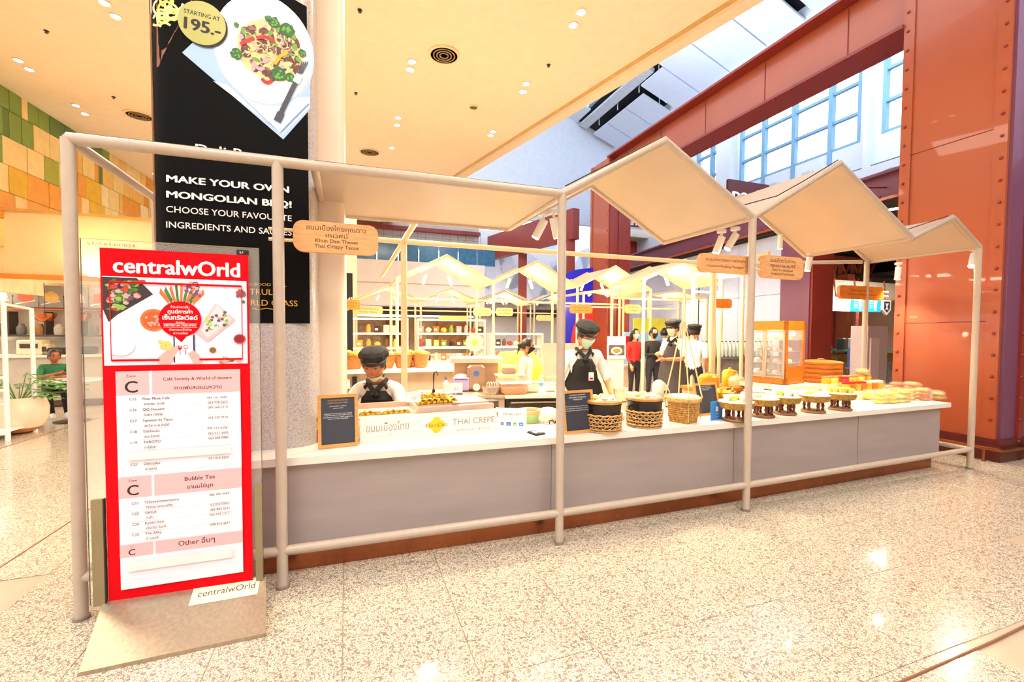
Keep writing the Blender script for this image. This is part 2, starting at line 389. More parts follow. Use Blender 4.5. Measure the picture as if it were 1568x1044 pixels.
# ================= cafe under the tile wall =================
def uplane(px,Y):
    """origin on the sight line px at depth Y, for things parallel to the stall front"""
    p=yp(px,505,Y);return Vector((p.x,p.y,0))
Q=uplane(0,8.6)
def onu(Q,px,v=0):
    d=ray(px,505);a=Q+VD*v;t=(a.x*UD.y-a.y*UD.x)/(d.x*UD.y-d.y*UD.x);q=d*t
    return (Vector((q.x,q.y,0))-Q).dot(UD)
bk=MB().box((1,.3,3.23),(7.0,.6,1.22)).build('wall_back_left',M('cream_bulkhead','f8e3ac',.6,var=.02),loc=Q,rz=ANG);structure(bk)
MB().box((1,-.03,2.60),(7.0,.1,.09)).build('trim_7',M('orange_ledge','e8932c',.5),loc=Q,rz=ANG)['kind']='structure'
MB().box((1,-.03,3.86),(7.0,.1,.05)).build('trim_8',M('sand_ledge','d8a75c',.5),loc=Q,rz=ANG)['kind']='structure'
MB().box((1,1.5,1.3),(7.0,.1,2.6)).build('wall_cafe',M('marble_splash','efe3cf',.4,var=.08,scale=2),loc=Q,rz=ANG)['kind']='structure'
for xx in(-1,1.5,4):
    p=Q+UD*xx-VD*.25;lamp('AREA',(p.x,p.y,2.75),14,WARM,.5,aim=(p.x+.2,p.y+.9,4.2))
    p=Q+UD*xx+VD*.7;lamp('POINT',(p.x,p.y,2.4),40,WARM2,.15)
sh=thing('cafe_shelf','long shelf rack of the cafe with picture board, jars and copper pans','shelf',Q,ANG)
MB().box((1,1.25,2.30),(6.0,.3,.03)).build('shelf_board',AMBER,sh);MB().box((1,1.25,2.02),(6,.34,.03)).build('shelf_board',AMBER,sh)
MB().box((1,1.2,1.45),(6,.34,.03)).build('shelf_board',DSTEEL,sh)
a=Art();
for i in range(14):
    x=-1.6+i*.42
    a.rect(M('menu_grey','8f877e'),x,2.06,x+.4,2.52)
    a.ell(M('menu_food%d'%(i%3),('c4553a','d8b060','e9ddc6')[i%3]),x+.2,2.27,.13,.12,jit=.1);a.line(INKW,[(x+.03,2.12),(x+.35,2.2)],.015)
finish_art(a,'picture_board',sh).location=(0,1.04,0)
for i in range(9):
    x=-1.7+i*.6;m=MB()
    m.box((x,1.3,1.72),(.03,.3,.5)).build('divider',DSTEEL,sh)
for i in range(16):
    x=-1.55+i*.31
    MB().lathe([(.07,0),(.08,.05),(.08,.16),(.05,.2),(.05,.24)],n=10).build('jar',M('jar%d'%(i%4),('6f6a66','a3703c','c9bda8','4d5a44')[i%4],.25),sh).location=(x,1.2,1.47)
pan=thing('copper_pan','shiny copper pan hanging left of the grey corner post','pan',Q+UD*(onu(Q,32)+.0)+VD*.75+Vector((0,0,1.86)),ANG,'copper pans over the cafe counter')
MB().lathe([(0,-.12),(.10,-.1),(.17,-.02),(.19,.06),(.18,.06),(.1,-.08),(0,-.1)],n=20).build('pan_bowl',M('copper','d07848',.15,.9),pan)
MB().cyl((0,0,.05),(0,0,.7),.008).build('hanger_rod',DSTEEL,pan)
q=Q+UD*onu(Q,90)+VD*.75;dup(pan,(q.x,q.y,1.86),ANG,'shiny copper pan hanging behind the grey corner post')
q=Q+UD*onu(Q,142)+VD*.75;dup(pan,(q.x,q.y,1.86),ANG,'copper pan hanging right of the grey corner post, seen through acrylic')
cc=thing('cafe_counter','long marble cafe counter behind the seated woman in green','counter',Q,ANG)
MB().box((1,.7,.52),(6.4,.5,1.0)).build('counter_body',M('cafe_grey','c9b9a5',.5),cc);MB().box((1,.68,1.045),(6.5,.6,.05)).build('worktop',M('marble_top','f4e8d6',.3,var=.06),cc)
MB().box((1,.44,.08),(6.4,.02,.12)).build('kick_plate',M('cafe_kick','5b3d2a',.5),cc)
for i,(px,c,s_,lab) in enumerate(((52,'2a2a2e',(.5,.25,.14),'black card terminal on the cafe counter behind the woman in green'),(105,'2a2a2e',(.3,.2,.16),'black coffee grinder on the cafe counter right of the grey post'),(15,'f0dcb0',(.4,.3,.3),'cream drum box on the cafe counter at far left'),(33,'ead09a',(.25,.25,.22),'pale yellow bin on the cafe counter left of the grey post'))):
    q=Q+UD*onu(Q,px)+VD*.68;t=thing('counter_appliance',lab,'appliance',(q.x,q.y,1.07),ANG)
    MB().bevbox((0,0,s_[2]/2),s_,.02).build('appliance_body',M('app%d'%i,c,.4),t);MB().box((0,-s_[1]/2-.005,s_[2]*.6),(s_[0]*.7,.012,s_[2]*.3)).build('front_panel',DSTEEL,t)
# white rack at the far left edge
r=gp(8,675);rk=thing('white_rack','white tubular display rack at the left edge of the picture','rack',(r.x,r.y,0),ANG)
MB().tube([(.03,0,0),(.03,0,1.95),(-.06,0,2.12),(-.9,0,2.12)],.03,8).build('rack_frame',WHITEP,rk)
MB().tube([(-.9,0,0),(-.9,0,2.1)],.03,8).build('rack_post',WHITEP,rk)
MB().tube([(.03,.6,0),(.03,.6,1.9),(-.9,.6,2.1)],.03,8).build('rack_post',WHITEP,rk)
for z in(.1,.52,.72,.9):
    MB().tube([(.03,0,z),(-.9,0,z)],.022,8).build('rack_bar',WHITEP,rk)
MB().box((-.45,.3,.12),(.9,.6,.02)).build('rack_shelf',WHITEP,rk)
q=gp(30,662);pl=thing('potted_plant','leafy green plant in a round cream pot beside the white rack','plant',(q.x,q.y,0))
MB().lathe([(.10,0),(.22,.03),(.27,.09),(.27,.1)],n=24).build('pot_base',M('terracotta','c47a3c',.5),pl)
MB().lathe([(.27,.09),(.33,.22),(.34,.38),(.30,.52),(.26,.55),(.24,.52),(.24,.4),(0,.4)],n=28).build('pot',M('cream_pot','f0dcc0',.4),pl)
LEAF=M('leaf_green','5f9a3c',.45,var=.2)
for i in range(20):
    a_=random.uniform(0,2*PI);L=random.uniform(.35,.8);h=random.uniform(.05,.45)
    m=MB();d=Vector((math.cos(a_),math.sin(a_),0));pp=[Vector((0,0,.42)),d*L*.35+Vector((0,0,.5+h)),d*L+Vector((0,0,.48+h*.7))]
    m.tube(pp,.006,5);n_=Vector((-d.y,d.x,0))
    for s_ in(-1,1):
        for t_ in(.5,.7,.9,1.05):
            b=pp[1].lerp(pp[2],(t_-.4)/.65);e=b+n_*s_*.1+d*.07+Vector((0,0,-.03))
            m.add([b,b+n_*s_*.04+d*.06,e,b+n_*s_*.06-d*.0],[(0,1,2,3)])
    m.build('leaf',LEAF,pl,smooth=False)
# ================= pillar with banner =================
def rrect(w_,d_,r,n=8):
    o=[]
    for cx,cy,a0 in((w_/2-r,d_/2-r,0),(-w_/2+r,d_/2-r,PI/2),(-w_/2+r,-d_/2+r,PI),(w_/2-r,-d_/2+r,1.5*PI)):
        for i in range(n+1):a_=a0+PI/2*i/n;o.append((cx+r*math.cos(a_),cy+r*math.sin(a_)))
    return o
PV=.36
_,ul=sp(240,400,PV+.12);_,ur=sp(484,400,PV)
pw=(ur-ul);pc=S((ul+ur)/2,PV+.5);PR=.16
pil=MB().prism(rrect(pw,1.0,PR,10),0,CEIL).build('wall_pillar',TERP,loc=(pc.x,pc.y,0),rz=math.radians(18.6));structure(pil)
MB().prism(rrect(.34,.5,.05,4),0,CEIL).build('trim_9',M('pillar_cream_side','f3dcc4',.45,var=.02),loc=pc+UD*(pw/2+.02)+VD*.12,rz=math.radians(18.6))['kind']='structure'
hw=pw/2;arc=PR*PI/2
def wrap(x,y,z):
    """x along the face from its left edge, measured round the left corner; y outwards negative"""
    if x<PR:   # on the left rounded corner or left face
        if x>=0:
            th=math.asin((PR-x)/PR);return (-hw+PR-(PR-y)*math.sin(th),-.5+PR-(PR-y)*math.cos(th),z)
        return (-hw+y,-.5+PR-x,z)
    return (-hw+x,-.5+y,z)
ba=Art(.00003,wrap);bt=thing('food_banner','tall black food banner wrapped on the terrazzo pillar','banner',(pc.x,pc.y,0),math.radians(18.6))
zt=sp(440,4,PV)[0].z;zb=sp(440,495,PV)[0].z;BW=pw-.03
def bp_(px,py):
    q,uu=sp(px,py,PV);return (uu-ul,q.z)
m=MB();m.mat(BANNER);N_=26;x0=-.16
for i in range(N_):
    a_=x0+(BW-x0)*i/N_;b_=x0+(BW-x0)*(i+1)/N_
    za=zt-.0+.35*(1-max(0,a_)/BW);zb2=zt+.35*(1-max(0,b_)/BW)
    m.add([wrap(a_,-.004,zb),wrap(b_,-.004,zb),wrap(b_,-.004,zb2),wrap(a_,-.004,za),wrap(a_,0,zb),wrap(b_,0,zb),wrap(b_,0,zb2),wrap(a_,0,za)],[(0,1,2,3),(7,6,5,4),(0,4,5,1),(3,2,6,7)])
m.build('banner_sheet',parent=bt,smooth=True)
ba.y=-.0045
def bpoly(mt,pts):ba.poly(mt,[bp_(*p) for p in pts])
WD=M('print_wood','8a4f2c',.5,var=.15);NAP=M('print_napkin','a9c6ee',.5,var=.04);PLATE=M('print_plate','dfeaf8',.45,var=.03);PLS=M('print_plate_edge','b7cbe6',.5,var=.02)
ba.rect(WD,-.14,zb+.02,.035,zt-.2,8)
for j in range(6):
    ba.poly(WD,[bp_(242,0+j*16.7-2),bp_(300-j*9,0+j*16.7-2),bp_(291-j*9,17+j*16.7),bp_(242,17+j*16.7)])
for i in range(26):
    c_=bp_(244+random.random()*28,-2+random.random()*36);L=.09;a_=random.uniform(0,6)
    ba.line((YEL2,M('print_noodle','e8e2a0',.5))[i%2],[(c_[0]+L*.5*math.cos(a_+t*.5),c_[1]+L*.5*math.sin(a_+t*.5)) for t in range(6)],.013)
bpoly(NAP,[(283,82),(300,66),(360,60),(478,110),(478,168),(437,214)])
bpoly(M('print_napkin2','c9dcf6',.5,var=.03),[(330,125),(420,150),(478,150),(477,166),(436,206)])
ba.line(NAP,[bp_(300,78),bp_(432,205),bp_(476,160)],.012)
c_=bp_(408,76);rx=bp_(482,76)[0]-c_[0];rz_=(bp_(408,-8)[1]-bp_(408,160)[1])/2
ba.ell(PLS,c_[0]+.008,c_[1]-.012,rx*1.0,rz_,n=48);ba.ell(PLATE,c_[0],c_[1],rx*.985,rz_*.985,n=48)
ba.ell(M('print_plate_in','ecf3fb',.45,var=.02),c_[0],c_[1],rx*.78,rz_*.76,n=40)
fc=bp_(418,78);ms=[M('print_beef','6d3a34',.5,var=.3,scale=40),M('print_beef2','96645a',.5,var=.2,scale=40),M('print_noodles','e6cf96',.5),M('print_broccoli','2f6a2a',.5,var=.3,scale=60),M('print_pepper','d8281e',.5),M('print_ypepper','e0b02c',.5),M('print_onion','c9a8b4',.5),M('print_lgreen','69a83a',.5)]
ba.ell(ms[2],fc[0],fc[1],rx*.66,rz_*.56,n=40,jit=.05)
for i in range(150):
    a_=random.uniform(0,2*PI);q=math.sqrt(random.random())*.62
    k_=random.choice((0,0,0,1,1,2,6,0,7));x_=fc[0]+rx*q*math.cos(a_);z_=fc[1]+rz_*q*.85*math.sin(a_)
    ba.ell(ms[k_],x_,z_,random.uniform(.012,.032),random.uniform(.008,.018),n=8,rot=random.uniform(0,3),jit=.25)
for i in range(30):
    a_=random.uniform(0,2*PI);q=random.random()*.55;x_=fc[0]+rx*q*math.cos(a_);z_=fc[1]+rz_*q*.8*math.sin(a_);b_=random.uniform(0,6)
    ba.line(ms[2],[(x_+.035*math.cos(b_+t*.6),z_+.035*math.sin(b_+t*.6)) for t in range(4)],.005)
for px,py,r_ in((366,84,.035),(423,36,.035),(443,48,.045),(366,40,.016),(430,115,.045),(448,120,.03),(466,83,.025),(414,30,.02)):
    c=bp_(px,py);ba.ell(ms[3],c[0],c[1],r_,r_,n=16,jit=.18);
    for i in range(6):ba.ell(ms[7],c[0]+random.uniform(-.6,.6)*r_,c[1]+random.uniform(-.6,.6)*r_,r_*.2,r_*.2,n=7)
for pts,mt in((((372,70),(382,64),(392,60)),4),(((396,60),(412,58),(424,66)),4),(((404,122),(412,129),(420,126)),4),(((424,100),(432,88),(444,82)),5)):
    ba.line(ms[mt],[bp_(*p) for p in pts],.022)
FK=M('print_fork','4a4a55',.3);ba.line(FK,[bp_(430,183),bp_(438,165),bp_(456,128)],.03);ba.line(FK,[bp_(428,187),bp_(434,174)],.045)
ba.line(M('print_fork2','c9d2de',.3),[bp_(456,128),bp_(463,116)],.045)
for d_ in(-4,-1,2,5):ba.line(FK,[bp_(463+d_*.6,114),bp_(470+d_,96)],.007)
c_=bp_(314,38);rb=bp_(350,38)[0]-c_[0];rbz=c_[1]-bp_(314,71)[1]
ba.ell(M('badge_shadow','12100f',.6),c_[0]+.01,c_[1]-.012,rb,rbz,n=40);ba.ell(M('badge_olive','b9b45e',.4,var=.08,scale=2),c_[0],c_[1],rb,rbz,n=40)
ba.text(INK,'STARTING AT',c_[0],c_[1]+rbz*.28,w=rb*1.5,h=rbz*.2,align='c',bold=.02,rot=-.06);ba.text(INK,'195.-',c_[0],c_[1]-rbz*.42,w=rb*1.55,h=rbz*.55,align='c',bold=.04,rot=-.06)
def bt_(mt,s_,xa,ya,xb,hpx,bold=0):
    p=bp_(xa,ya);q=bp_(xb,ya);h=bp_(xa,ya-hpx)[1]-p[1];ba.text(mt,s_,p[0],p[1],w=q[0]-p[0],h=h,bold=bold)
bt_(INKW,'MAKE YOUR OWN',260,279,446,10.5,.035);bt_(INKW,'MONGOLIAN BBQ!',260,303,450,10.5,.035)
bt_(INKW,'CHOOSE YOUR FAVOURITE',260,325.5,450,10,.006);bt_(INKW,'INGREDIENTS AND SAUCES',260,349,450,10,.006)
bt_(INKW,'Deli Bar',304,236,400,15,.01)
p=bp_(280,236);ba.line(INKW,[(p[0]-.03+.075*math.cos(t*.3+.4),p[1]+.045*math.sin(t*.3+.4)) for t in range(11)],.006)
ba.ell(INKW,bp_(292,247)[0],bp_(292,233)[1],.04,.018,rot=.3);ba.ell(BANNER,bp_(292,247)[0]+.008,bp_(292,235)[1],.022,.008,rot=.3)
bt_(GOLDI,'INTERNATIONAL FOOD HALL',318,435,442,4.5);bt_(GOLDI,'TRULY',386,451,430,9.5);bt_(GOLDI,'WORLD CLASS',358,467,459,9.5)
ba.line(GOLDI,[bp_(390,472),bp_(400,474),bp_(412,472),bp_(424,474),bp_(436,472)],.004)
finish_art(ba,'banner_print',bt)
# ================= the stall frame =================
TR=.032;H=2.6;VB=1.17
def tub(name,pts,parent,r=TR,mat=TUBE,n=12):return MB().tube(pts,r,n).build(name,mat,parent)
sf=thing('stall_canopy','long beige tubular stall frame with gabled canopy panels, nearest to the viewer','frame')
U=FU
pk1,u1=sp(1018,215,0);pk2,u2=sp(1285,250,0);vl,uv=sp(1395,370,0);pk3,u3=sp(1458,333,0)
for u in(U[0],U[1],U[2],U[3],U[4]):
    p=S(u,0);tub('post',[(p.x,p.y,0),(p.x,p.y,H)],sf)
    MB().lathe([(TR+.006,0),(TR+.006,.02),(TR,.024)],(p.x,p.y,0),16).build('foot_ring',M('ring_dark','8d7b6c',.5),sf)
_,ub6=sp(1355,420,VB)
for u,v in((U[0],VB),(U[4]-.05,VB)):
    p=S(u,v);tub('post',[(p.x,p.y,0),(p.x,p.y,H)],sf)
tub('top_beam',[S(U[0],0,H),S(U[1],0,H),S(U[2],0,H)],sf)
tub('top_beam',[S(U[2],0,H),pk1,S(U[3],0,H)],sf);tub('top_beam',[S(U[3],0,H),pk2,S(uv,0,H)],sf);tub('top_beam',[S(uv,0,H),pk3,S(U[4],0,H)],sf)
def back(p,v=VB):return p+VD*v
bkz=[(S(1.2,VB,H),S(U[2],VB,H)),]
tub('back_beam',[S(U[0],VB,H),S(1.2,VB,H),S(U[2],VB,H)],sf)
tub('back_beam',[S(U[2],VB,H),back(pk1),S(U[3],VB,H)],sf);tub('back_beam',[S(U[3],VB,H),back(pk2),S(uv,VB,H)],sf);tub('back_beam',[S(uv,VB,H),back(pk3),S(U[4],VB,H)],sf)
for u in(U[0],1.2,U[2],U[3],uv,U[4]):tub('side_beam',[S(u,0,H),S(u,VB,H)],sf,.028)
for u in (U[0],):tub('side_beam',[S(u,VB,H),S(u,5.7,H)],sf,.028)
for i in range(4):
    z=.235 if i<3 else .235
    tub('rail',[S(U[i],0,z),S(U[i+1],0,z)],sf,.028)
for u in(U[0],U[4]):tub('rail',[S(u,0,.235),S(u,VB,.235)],sf,.028)
def cpanel(a,b,c,d,nm='canopy_panel'):MB().quad(a,b,c,d,.012).build(nm,PANEL,sf,smooth=False)
z0=H-.01
cpanel(S(1.2,.02,z0),S(U[2],.02,z0),S(U[2],VB,z0),S(1.2,VB,z0))
def cp(a,b):
    o=Vector((0,0,-.008));cpanel(a+o,b+o,back(b)+o,back(a)+o)
cp(S(U[2],0,H),pk1);cp(pk1,S(U[3],0,H));cp(S(U[3],0,H),pk2);cp(pk2,S(uv,0,H));cp(S(uv,0,H),pk3);cp(pk3,S(U[4],0,H))
CAB=M('cable_black','221c1a',.6)
up=Vector((0,0,TR+.004))
cab=lambda *p:MB().tube([q+up+VD*.015 for q in p],.005,5).build('cable',CAB,sf)
cab(S(.1,0,H),S(.5,0,H),S(1,0,H));cab(S(1.2,0,H),S(2,0,H),S(2.87,0,H))
cab(S(2.9,.0,H+.03),S(2.87,0,H).lerp(pk1,.5)+Vector((0,0,.01)),pk1);cab(pk1,pk1.lerp(S(U[3],0,H),.45))
cab(S(U[3],.16,H+.1),S(U[3],.1,H).lerp(pk2,.35),S(U[3],.02,H).lerp(pk2,.6),pk2);cab(S(uv,.1,H+.05),S(uv,0,H).lerp(pk3,.95))
# rear row of the same frame (behind the worktops)
YEN=M('cream_enamel','e9cfa2',.35,var=.03)  # on the rear frames, warm stall light is put into this cream
rf=thing('rear_stall_canopy','cream tubular frame at the rear side of the crepe kitchen','frame')
uR=[1.98,6.4];
tub('top_beam',[S(-.0,2.15,H),S(7.2,2.15,H)],rf,.03,YEN)
for u in uR:
    p=S(u,2.15);tub('post',[(p.x,p.y,0),(p.x,p.y,H)],rf,.035,YEN)
tub('side_beam',[S(1.98,VB,H),S(1.98,5.6,H)],rf,.028,YEN);tub('side_beam',[S(6.4,VB+.05,H),S(6.4,2.15,H)],rf,.026,YEN);tub('top_beam',[S(6.4,2.15,H),S(8.2,VB+.05,H)],rf,.026,TUBE)
# ---------------- counter ----------------
ct=thing('stall_counter','long mauve-grey stall counter with a copper kick plate','counter')
ZC=.78;uE=7.93;uS=.78
segs=[uS,U[1],U[2],U[3],U[3]+1.75,uE]
for a,b in zip(segs[:-1],segs[1:]):
    n0,n1=S(a,.15,.13),S(b,.15,.13);MB().quad(n0,n1,n1+Vector((0,0,.60)),n0+Vector((0,0,.60)),-.02).build('front_panel',GREY,ct,smooth=False)
    n0,n1=S(a,.20,0),S(b-(0 if b<uE else .02),.20,0);MB().quad(n0,n1,n1+Vector((0,0,.135)),n0+Vector((0,0,.135)),-.015).build('kick_plate',COPPER,ct,smooth=False)
n0,n1=S(uE,.15,.13),S(uE,.95,.13);MB().quad(n0,n1,n1+Vector((0,0,.60)),n0+Vector((0,0,.60)),.02).build('end_panel',GREY,ct,smooth=False)
n0,n1=S(uE-.04,.20,0),S(uE-.04,.9,0);MB().quad(n0,n1,n1+Vector((0,0,.13)),n0+Vector((0,0,.13)),.02).build('kick_plate',COPPER,ct,smooth=False)
n0,n1=S(uS,.95,.0),S(uE,.95,.0);pts=[S(u,.93) for u in (uS,U[1],U[2],U[3],uE)]
for a,b in zip(pts[:-1],pts[1:]):MB().quad(a,b,b+Vector((0,0,.73)),a+Vector((0,0,.73)),.02).build('back_panel',GREY,ct,smooth=False)
VT=.10;uT=8.06
us=[uS,U[1],U[2],U[3],uT];poly=[xy(S(u,VT)) for u in us]+[xy(S(u,.97)) for u in reversed(us)]
wt=MB().prism(poly,ZC-.05,ZC).build('worktop',WHITE,smooth=False);tag(wt,'continuous white laminate worktop on the mauve-grey counter','worktop')
for u in [a for a in segs[1:-1]]:
    MB().tube([S(u,.149,.14),S(u,.149,.72)],.0022,4).build('panel_joint',M('joint_dark','6f6460',.6),ct)
# ---------------- spot lights ----------------
def spot(px,py,v,dx,dy,dz,lab,e=0,L=.17,r=.036,rod=.05):
    """track spot hanging from the canopy; (px,py) its top mount; direction in stall axes"""
    p=sp(px,py,v)[0];t=thing('stall_spotlight',lab,'spotlight',p,ANG)
    MB().lathe([(.045,0),(.045,-.03),(.02,-.035)],n=14).build('mount',WHITEP,t)
    MB().cyl((0,0,-.03),(0,0,-.03-rod),.014).build('stem',WHITEP,t)
    d=Vector((dx,dy,dz)).normalized();a=Vector((0,0,-.035-rod))-d*.02;b=a+d*L
    MB().cyl(a,b,r,n=16).build('barrel',WHITEP,t);MB().cyl(b,b+d*.006,r*.86,n=16).build('lamp_lens',LIGHT,t)
    if e:
        w_=Matrix.Rotation(ANG,3,'Z')@d;q=p+Matrix.Rotation(ANG,3,'Z')@(b+d*.02)
        lamp('SPOT',q,e,(1,.80,.52),.03,100,q+w_,.7)
    return t
spot(493,318,VB-.2,.12,-.35,-1,'white spotlight hanging behind the crispy tacos sign, upper one',60)
spot(500,340,VB,.3,.2,-1,'white spotlight behind the crispy tacos sign, lower one',50)
spot(832,325,VB*.55,-.45,.25,-1,'white spotlight left of the second front post, tilted left',90)
spot(848,322,VB*.5,.35,.2,-1,'white spotlight left of the second front post, tilted right',90)
spot(1105,352,VB*.5,-.2,.3,-1,'white spotlight above the coconut pudding sign, left of the pair',90)
spot(1126,348,VB*.45,.4-.9,.25,-1,'white spotlight above the coconut pudding sign, right of the pair',90)
spot(1240,386,VB*.95,-.1,.1,-1,'lit white spotlight hanging under the largest gable',90)
spot(1376,402,VB*.9,-.1,0,-1,'glowing spotlight right of the rear post, by the orange column',90)
spot(1492,380,.08,-.5,-.1,-1,'white spotlight at the far right end of the canopy',70)
spot(1196,324,VB,0,0,-1,'long pipe spotlight hanging under the ridge left of the largest gable',0,.4,.028)
# food display light of the stall
for u in(1.8,3.4,5.0,6.6,7.5):
    p=S(u,.75,2.5);lamp('SPOT',p,60,(1,.84,.60),.05,95,S(u,.5,.8),.8)
for u,v in((2.2,3.2),(4.2,3.4),(6.5,3.2),(3,5)):
    p=S(u,v,2.9);lamp('AREA',p,115,(1,.86,.66),.7)
# ---------------- wooden hanging signs ----------------
BURN=M('burnt_lettering','4a2f1c',.7,var=0)
def rr2(w_,h_,r,n=6):return [(x,y) for x,y in rrect(w_,h_,r,n)]
def wsign(x0,y0,x1,y1,v,lines,lab,mat=WOOD,rod=1,name='hanging_sign',right=False):
    a,ua=sp(x0,y0,v);b,ub=sp(x1,y1,v);c=(a+b)/2;w_=(b-a).xy.length;h_=abs(a.z-b.z)
    t=thing(name,lab,'sign',c,ANG)
    MB().prism(rr2(w_,h_,h_*.3),-.02,.02,'y').build('board',mat,t)
    ar=Art();ar.y=-.0205
    for s_,z,hh,ww in lines:ar.text(BURN,s_,0,z*h_,h=hh*h_,w=ww*w_,align='c')
    finish_art(ar,'lettering',t)
    if rod:
        s0=-w_/2-.14 if not right else w_/2;s1=-w_/2 if not right else w_/2+.12
        for z in(-.16,.17):MB().cyl((s0,.0,z*h_),(s1,.0,z*h_),.011).build('bracket',YEN,t)
    return t
wsign(449,337,579,392,.16,[('ขนมเบื้องไทยคุณดาว',.22,.16,.70),('เทเวศน์',.0,.14,.26),('Khun Dao Thevet',-.17,.12,.50),('Thai Crispy Tacos',-.35,.12,.52)],'pale wooden sign for crispy tacos hanging beside the second front post from left')
wsign(1070,387,1146,421,.06,[('ขนมครกอ่อน ทองหล่อ',.12,.16,.80),('Coconut Pudding Thonglor',-.2,.13,.72)],'pale wooden sign for coconut pudding hanging left of the third front post',right=True)
wsign(1164,390,1226,429,.06,[('ขนมไทยโบราณ',.22,.16,.6),('คุณยายมณฑรี',.0,.15,.58),('Nai-To Antique',-.17,.1,.48),('Traditional Thai Dessert',-.34,.1,.55)],'pale wooden sign for Thai dessert hanging right of the third front post')
wsign(1285,436,1349,460,VB,[('ร้านขนมไทย',.1,.14,.5),('Chinese Steamed Bun',-.2,.13,.62)],'amber wooden sign hanging from the rear right post',AMBER,right=True)
for i,(x0,y0,x1,y1,v,w1,w2,lab) in enumerate(((517,458,551,474,4.3,'ขนมถ้วย','Kanom Thuai','orange wooden sign left of the cream post, behind the pillar edge'),(540,468,586,482,4.9,'ข้าวเหนียว','Sticky Rice','pale wooden sign overlapping the orange one behind the pillar edge'),(725,471,752,484,5.6,'ขนมไทย','Thai Sweets','small wooden sign left of the pair of cream posts in the background'),(760,471,785,484,5.6,'ขนมเบื้อง','Thai Crepe','small wooden sign right of the pair of cream posts in the background'),(873,466,906,480,5.0,'ขนมครก','Coconut Cake','small wooden sign in front of the blue wall above the masked worker'),(957,466,980,480,5.0,'ขนมปัง','Toast','small wooden sign right of the red column in the background'),(1090,457,1119,472,3.0,'','', 'small wooden sign seen edge on between the two cream posts left of the cabinet'),(822,482,844,491,6.2,'','','tiny wooden sign left of the second front post in the background'),(672,483,716,491,7.5,'','','tiny pale wooden sign low in the background behind the tall cream post'))):
    wsign(x0,y0,x1,y1,v,[(w1,.1,.2,.7),(w2,-.25,.18,.6)] if w1 else [],lab,AMBER if i in(0,4,6) else WOOD,rod=0)
# ================= central directory stand =================
q0=gp(120,1037);q1=gp(408,975);bL=gp(158,920,.165);bR=gp(407,884,.165)
st=thing('directory_stand','red and white directory poster stand on a brushed steel wedge base','sign stand',(0,0,0))
T_=Vector((0,0,.022))
t0=q0+T_;nn=(q1-q0).cross(bL-t0).normalized();_d=ray(407,884);_o=Vector((0,0,CZ));bR=_o+_d*((t0-_o).dot(nn)/_d.dot(nn))
vs=[q0,q1,Vector((bR.x,bR.y,0)),Vector((bL.x,bL.y,0)),q0+T_,q1+T_,bR,bL]
MB().add(vs,[(3,2,1,0),(4,5,6,7),(0,1,5,4),(1,2,6,5),(2,3,7,6),(3,0,4,7)]).build('base_plate',M('base_steel','b3a188',.33,.7,var=.08,scale=4,stretch=(14,14,.6)),st,smooth=False)
PX=(bR-bL);PX.z=0;pw_=.0
def online(px):
    d=ray(px,900);e=bR-bL;t=(d.x*bL.y-d.y*bL.x)/(d.y*e.x-d.x*e.y);return bL+e*t
L0=online(167);R0=online(388);zb0=max(L0.z,R0.z);L0.z=R0.z=min(L0.z,R0.z)-.005;print('stand back z',bL.z,bR.z,L0,R0)
wd_=(R0-L0);wd_.z=0;PWD=wd_.length;pxd=wd_.normalized();rzp=math.atan2(pxd.y,pxd.x);nrm=Vector((pxd.y,-pxd.x,0))
PH=yp(150,379,L0.y)[2]-L0.z
lean=math.radians(0)
pt_=bpy.data.objects.new('poster',None);
# poster sheet
orig=L0+nrm*.004
sh_=MB().box((PWD/2,.0,PH/2),(PWD,.006,PH)).build('poster_board',RED,st,smooth=False,loc=orig,rz=rzp)
bpy.data.objects.remove(pt_)
mp=lambda x,y,z:(x*PWD,y,(1-z)*PH)
PA=Art(.00003,mp);PA.y=-.0034
def pr(m,x0,z0,x1,z1):PA.rect(m,x0,z0,x1,z1)
def ptx(m,s_,x,z,hh=None,ww=None,al='l',bold=0,rot=0):
    vs,fs,x0,x1,z0,z1=textmesh(s_,bold)
    if not vs:return
    sz=(hh/.73 if hh else ww/(x1-x0)*PWD/PH);sx=(ww/(x1-x0)) if ww else sz*PH/PWD
    W=(x1-x0)*sx;ox={'l':0,'c':-W/2,'r':-W}[al];PA.mat(m);PA.y-=PA.l
    yy=PA.y;o=[]
    for a,b,*q in vs:
        if q:PA.y=yy-q[0]*4e-5
        o.append(PA.P(x+(a-x0)*sx+ox,z-b*sz))
    PA.add(o,fs)
PINK=M('poster_pink','f6b6b8',.45,var=0);PW_=M('poster_white','f4ebf4',.45,var=.01);PI_=M('poster_image','ece4f2',.45,var=.02)
ptx(INKW,'centralwOrld',.08,.066,ww=.86,hh=.043,bold=.03)
pr(PI_,.012,.078,.985,.326)
F1=[M('pf_green','3f7a34',.5,var=.3,scale=80),M('pf_red','c43a30',.5,var=.2),M('pf_purple','7c4a70',.5,var=.2),M('pf_pink','dba6a0',.5),M('pf_dark','3a2a2a',.5),M('pf_lgreen','8ab84e',.5),M('pf_orange','e0702a',.5),M('pf_yellow','e6c85a',.5)]
def asp(x,z,rx,m,k=1,n=20,jit=0,rot=0):
    p=[]
    for i in range(n):
        a=2*PI*i/n;q=1+jit*random.uniform(-1,1);p.append((x+rx*q*math.cos(a),z+rx*k*PWD/PH*q*math.sin(a)))
    PA.poly(m,p)
PA.poly(F1[4],[(.012,.08),(.23,.08),(.335,.125),(.10,.185),(.045,.205),(.012,.17)])
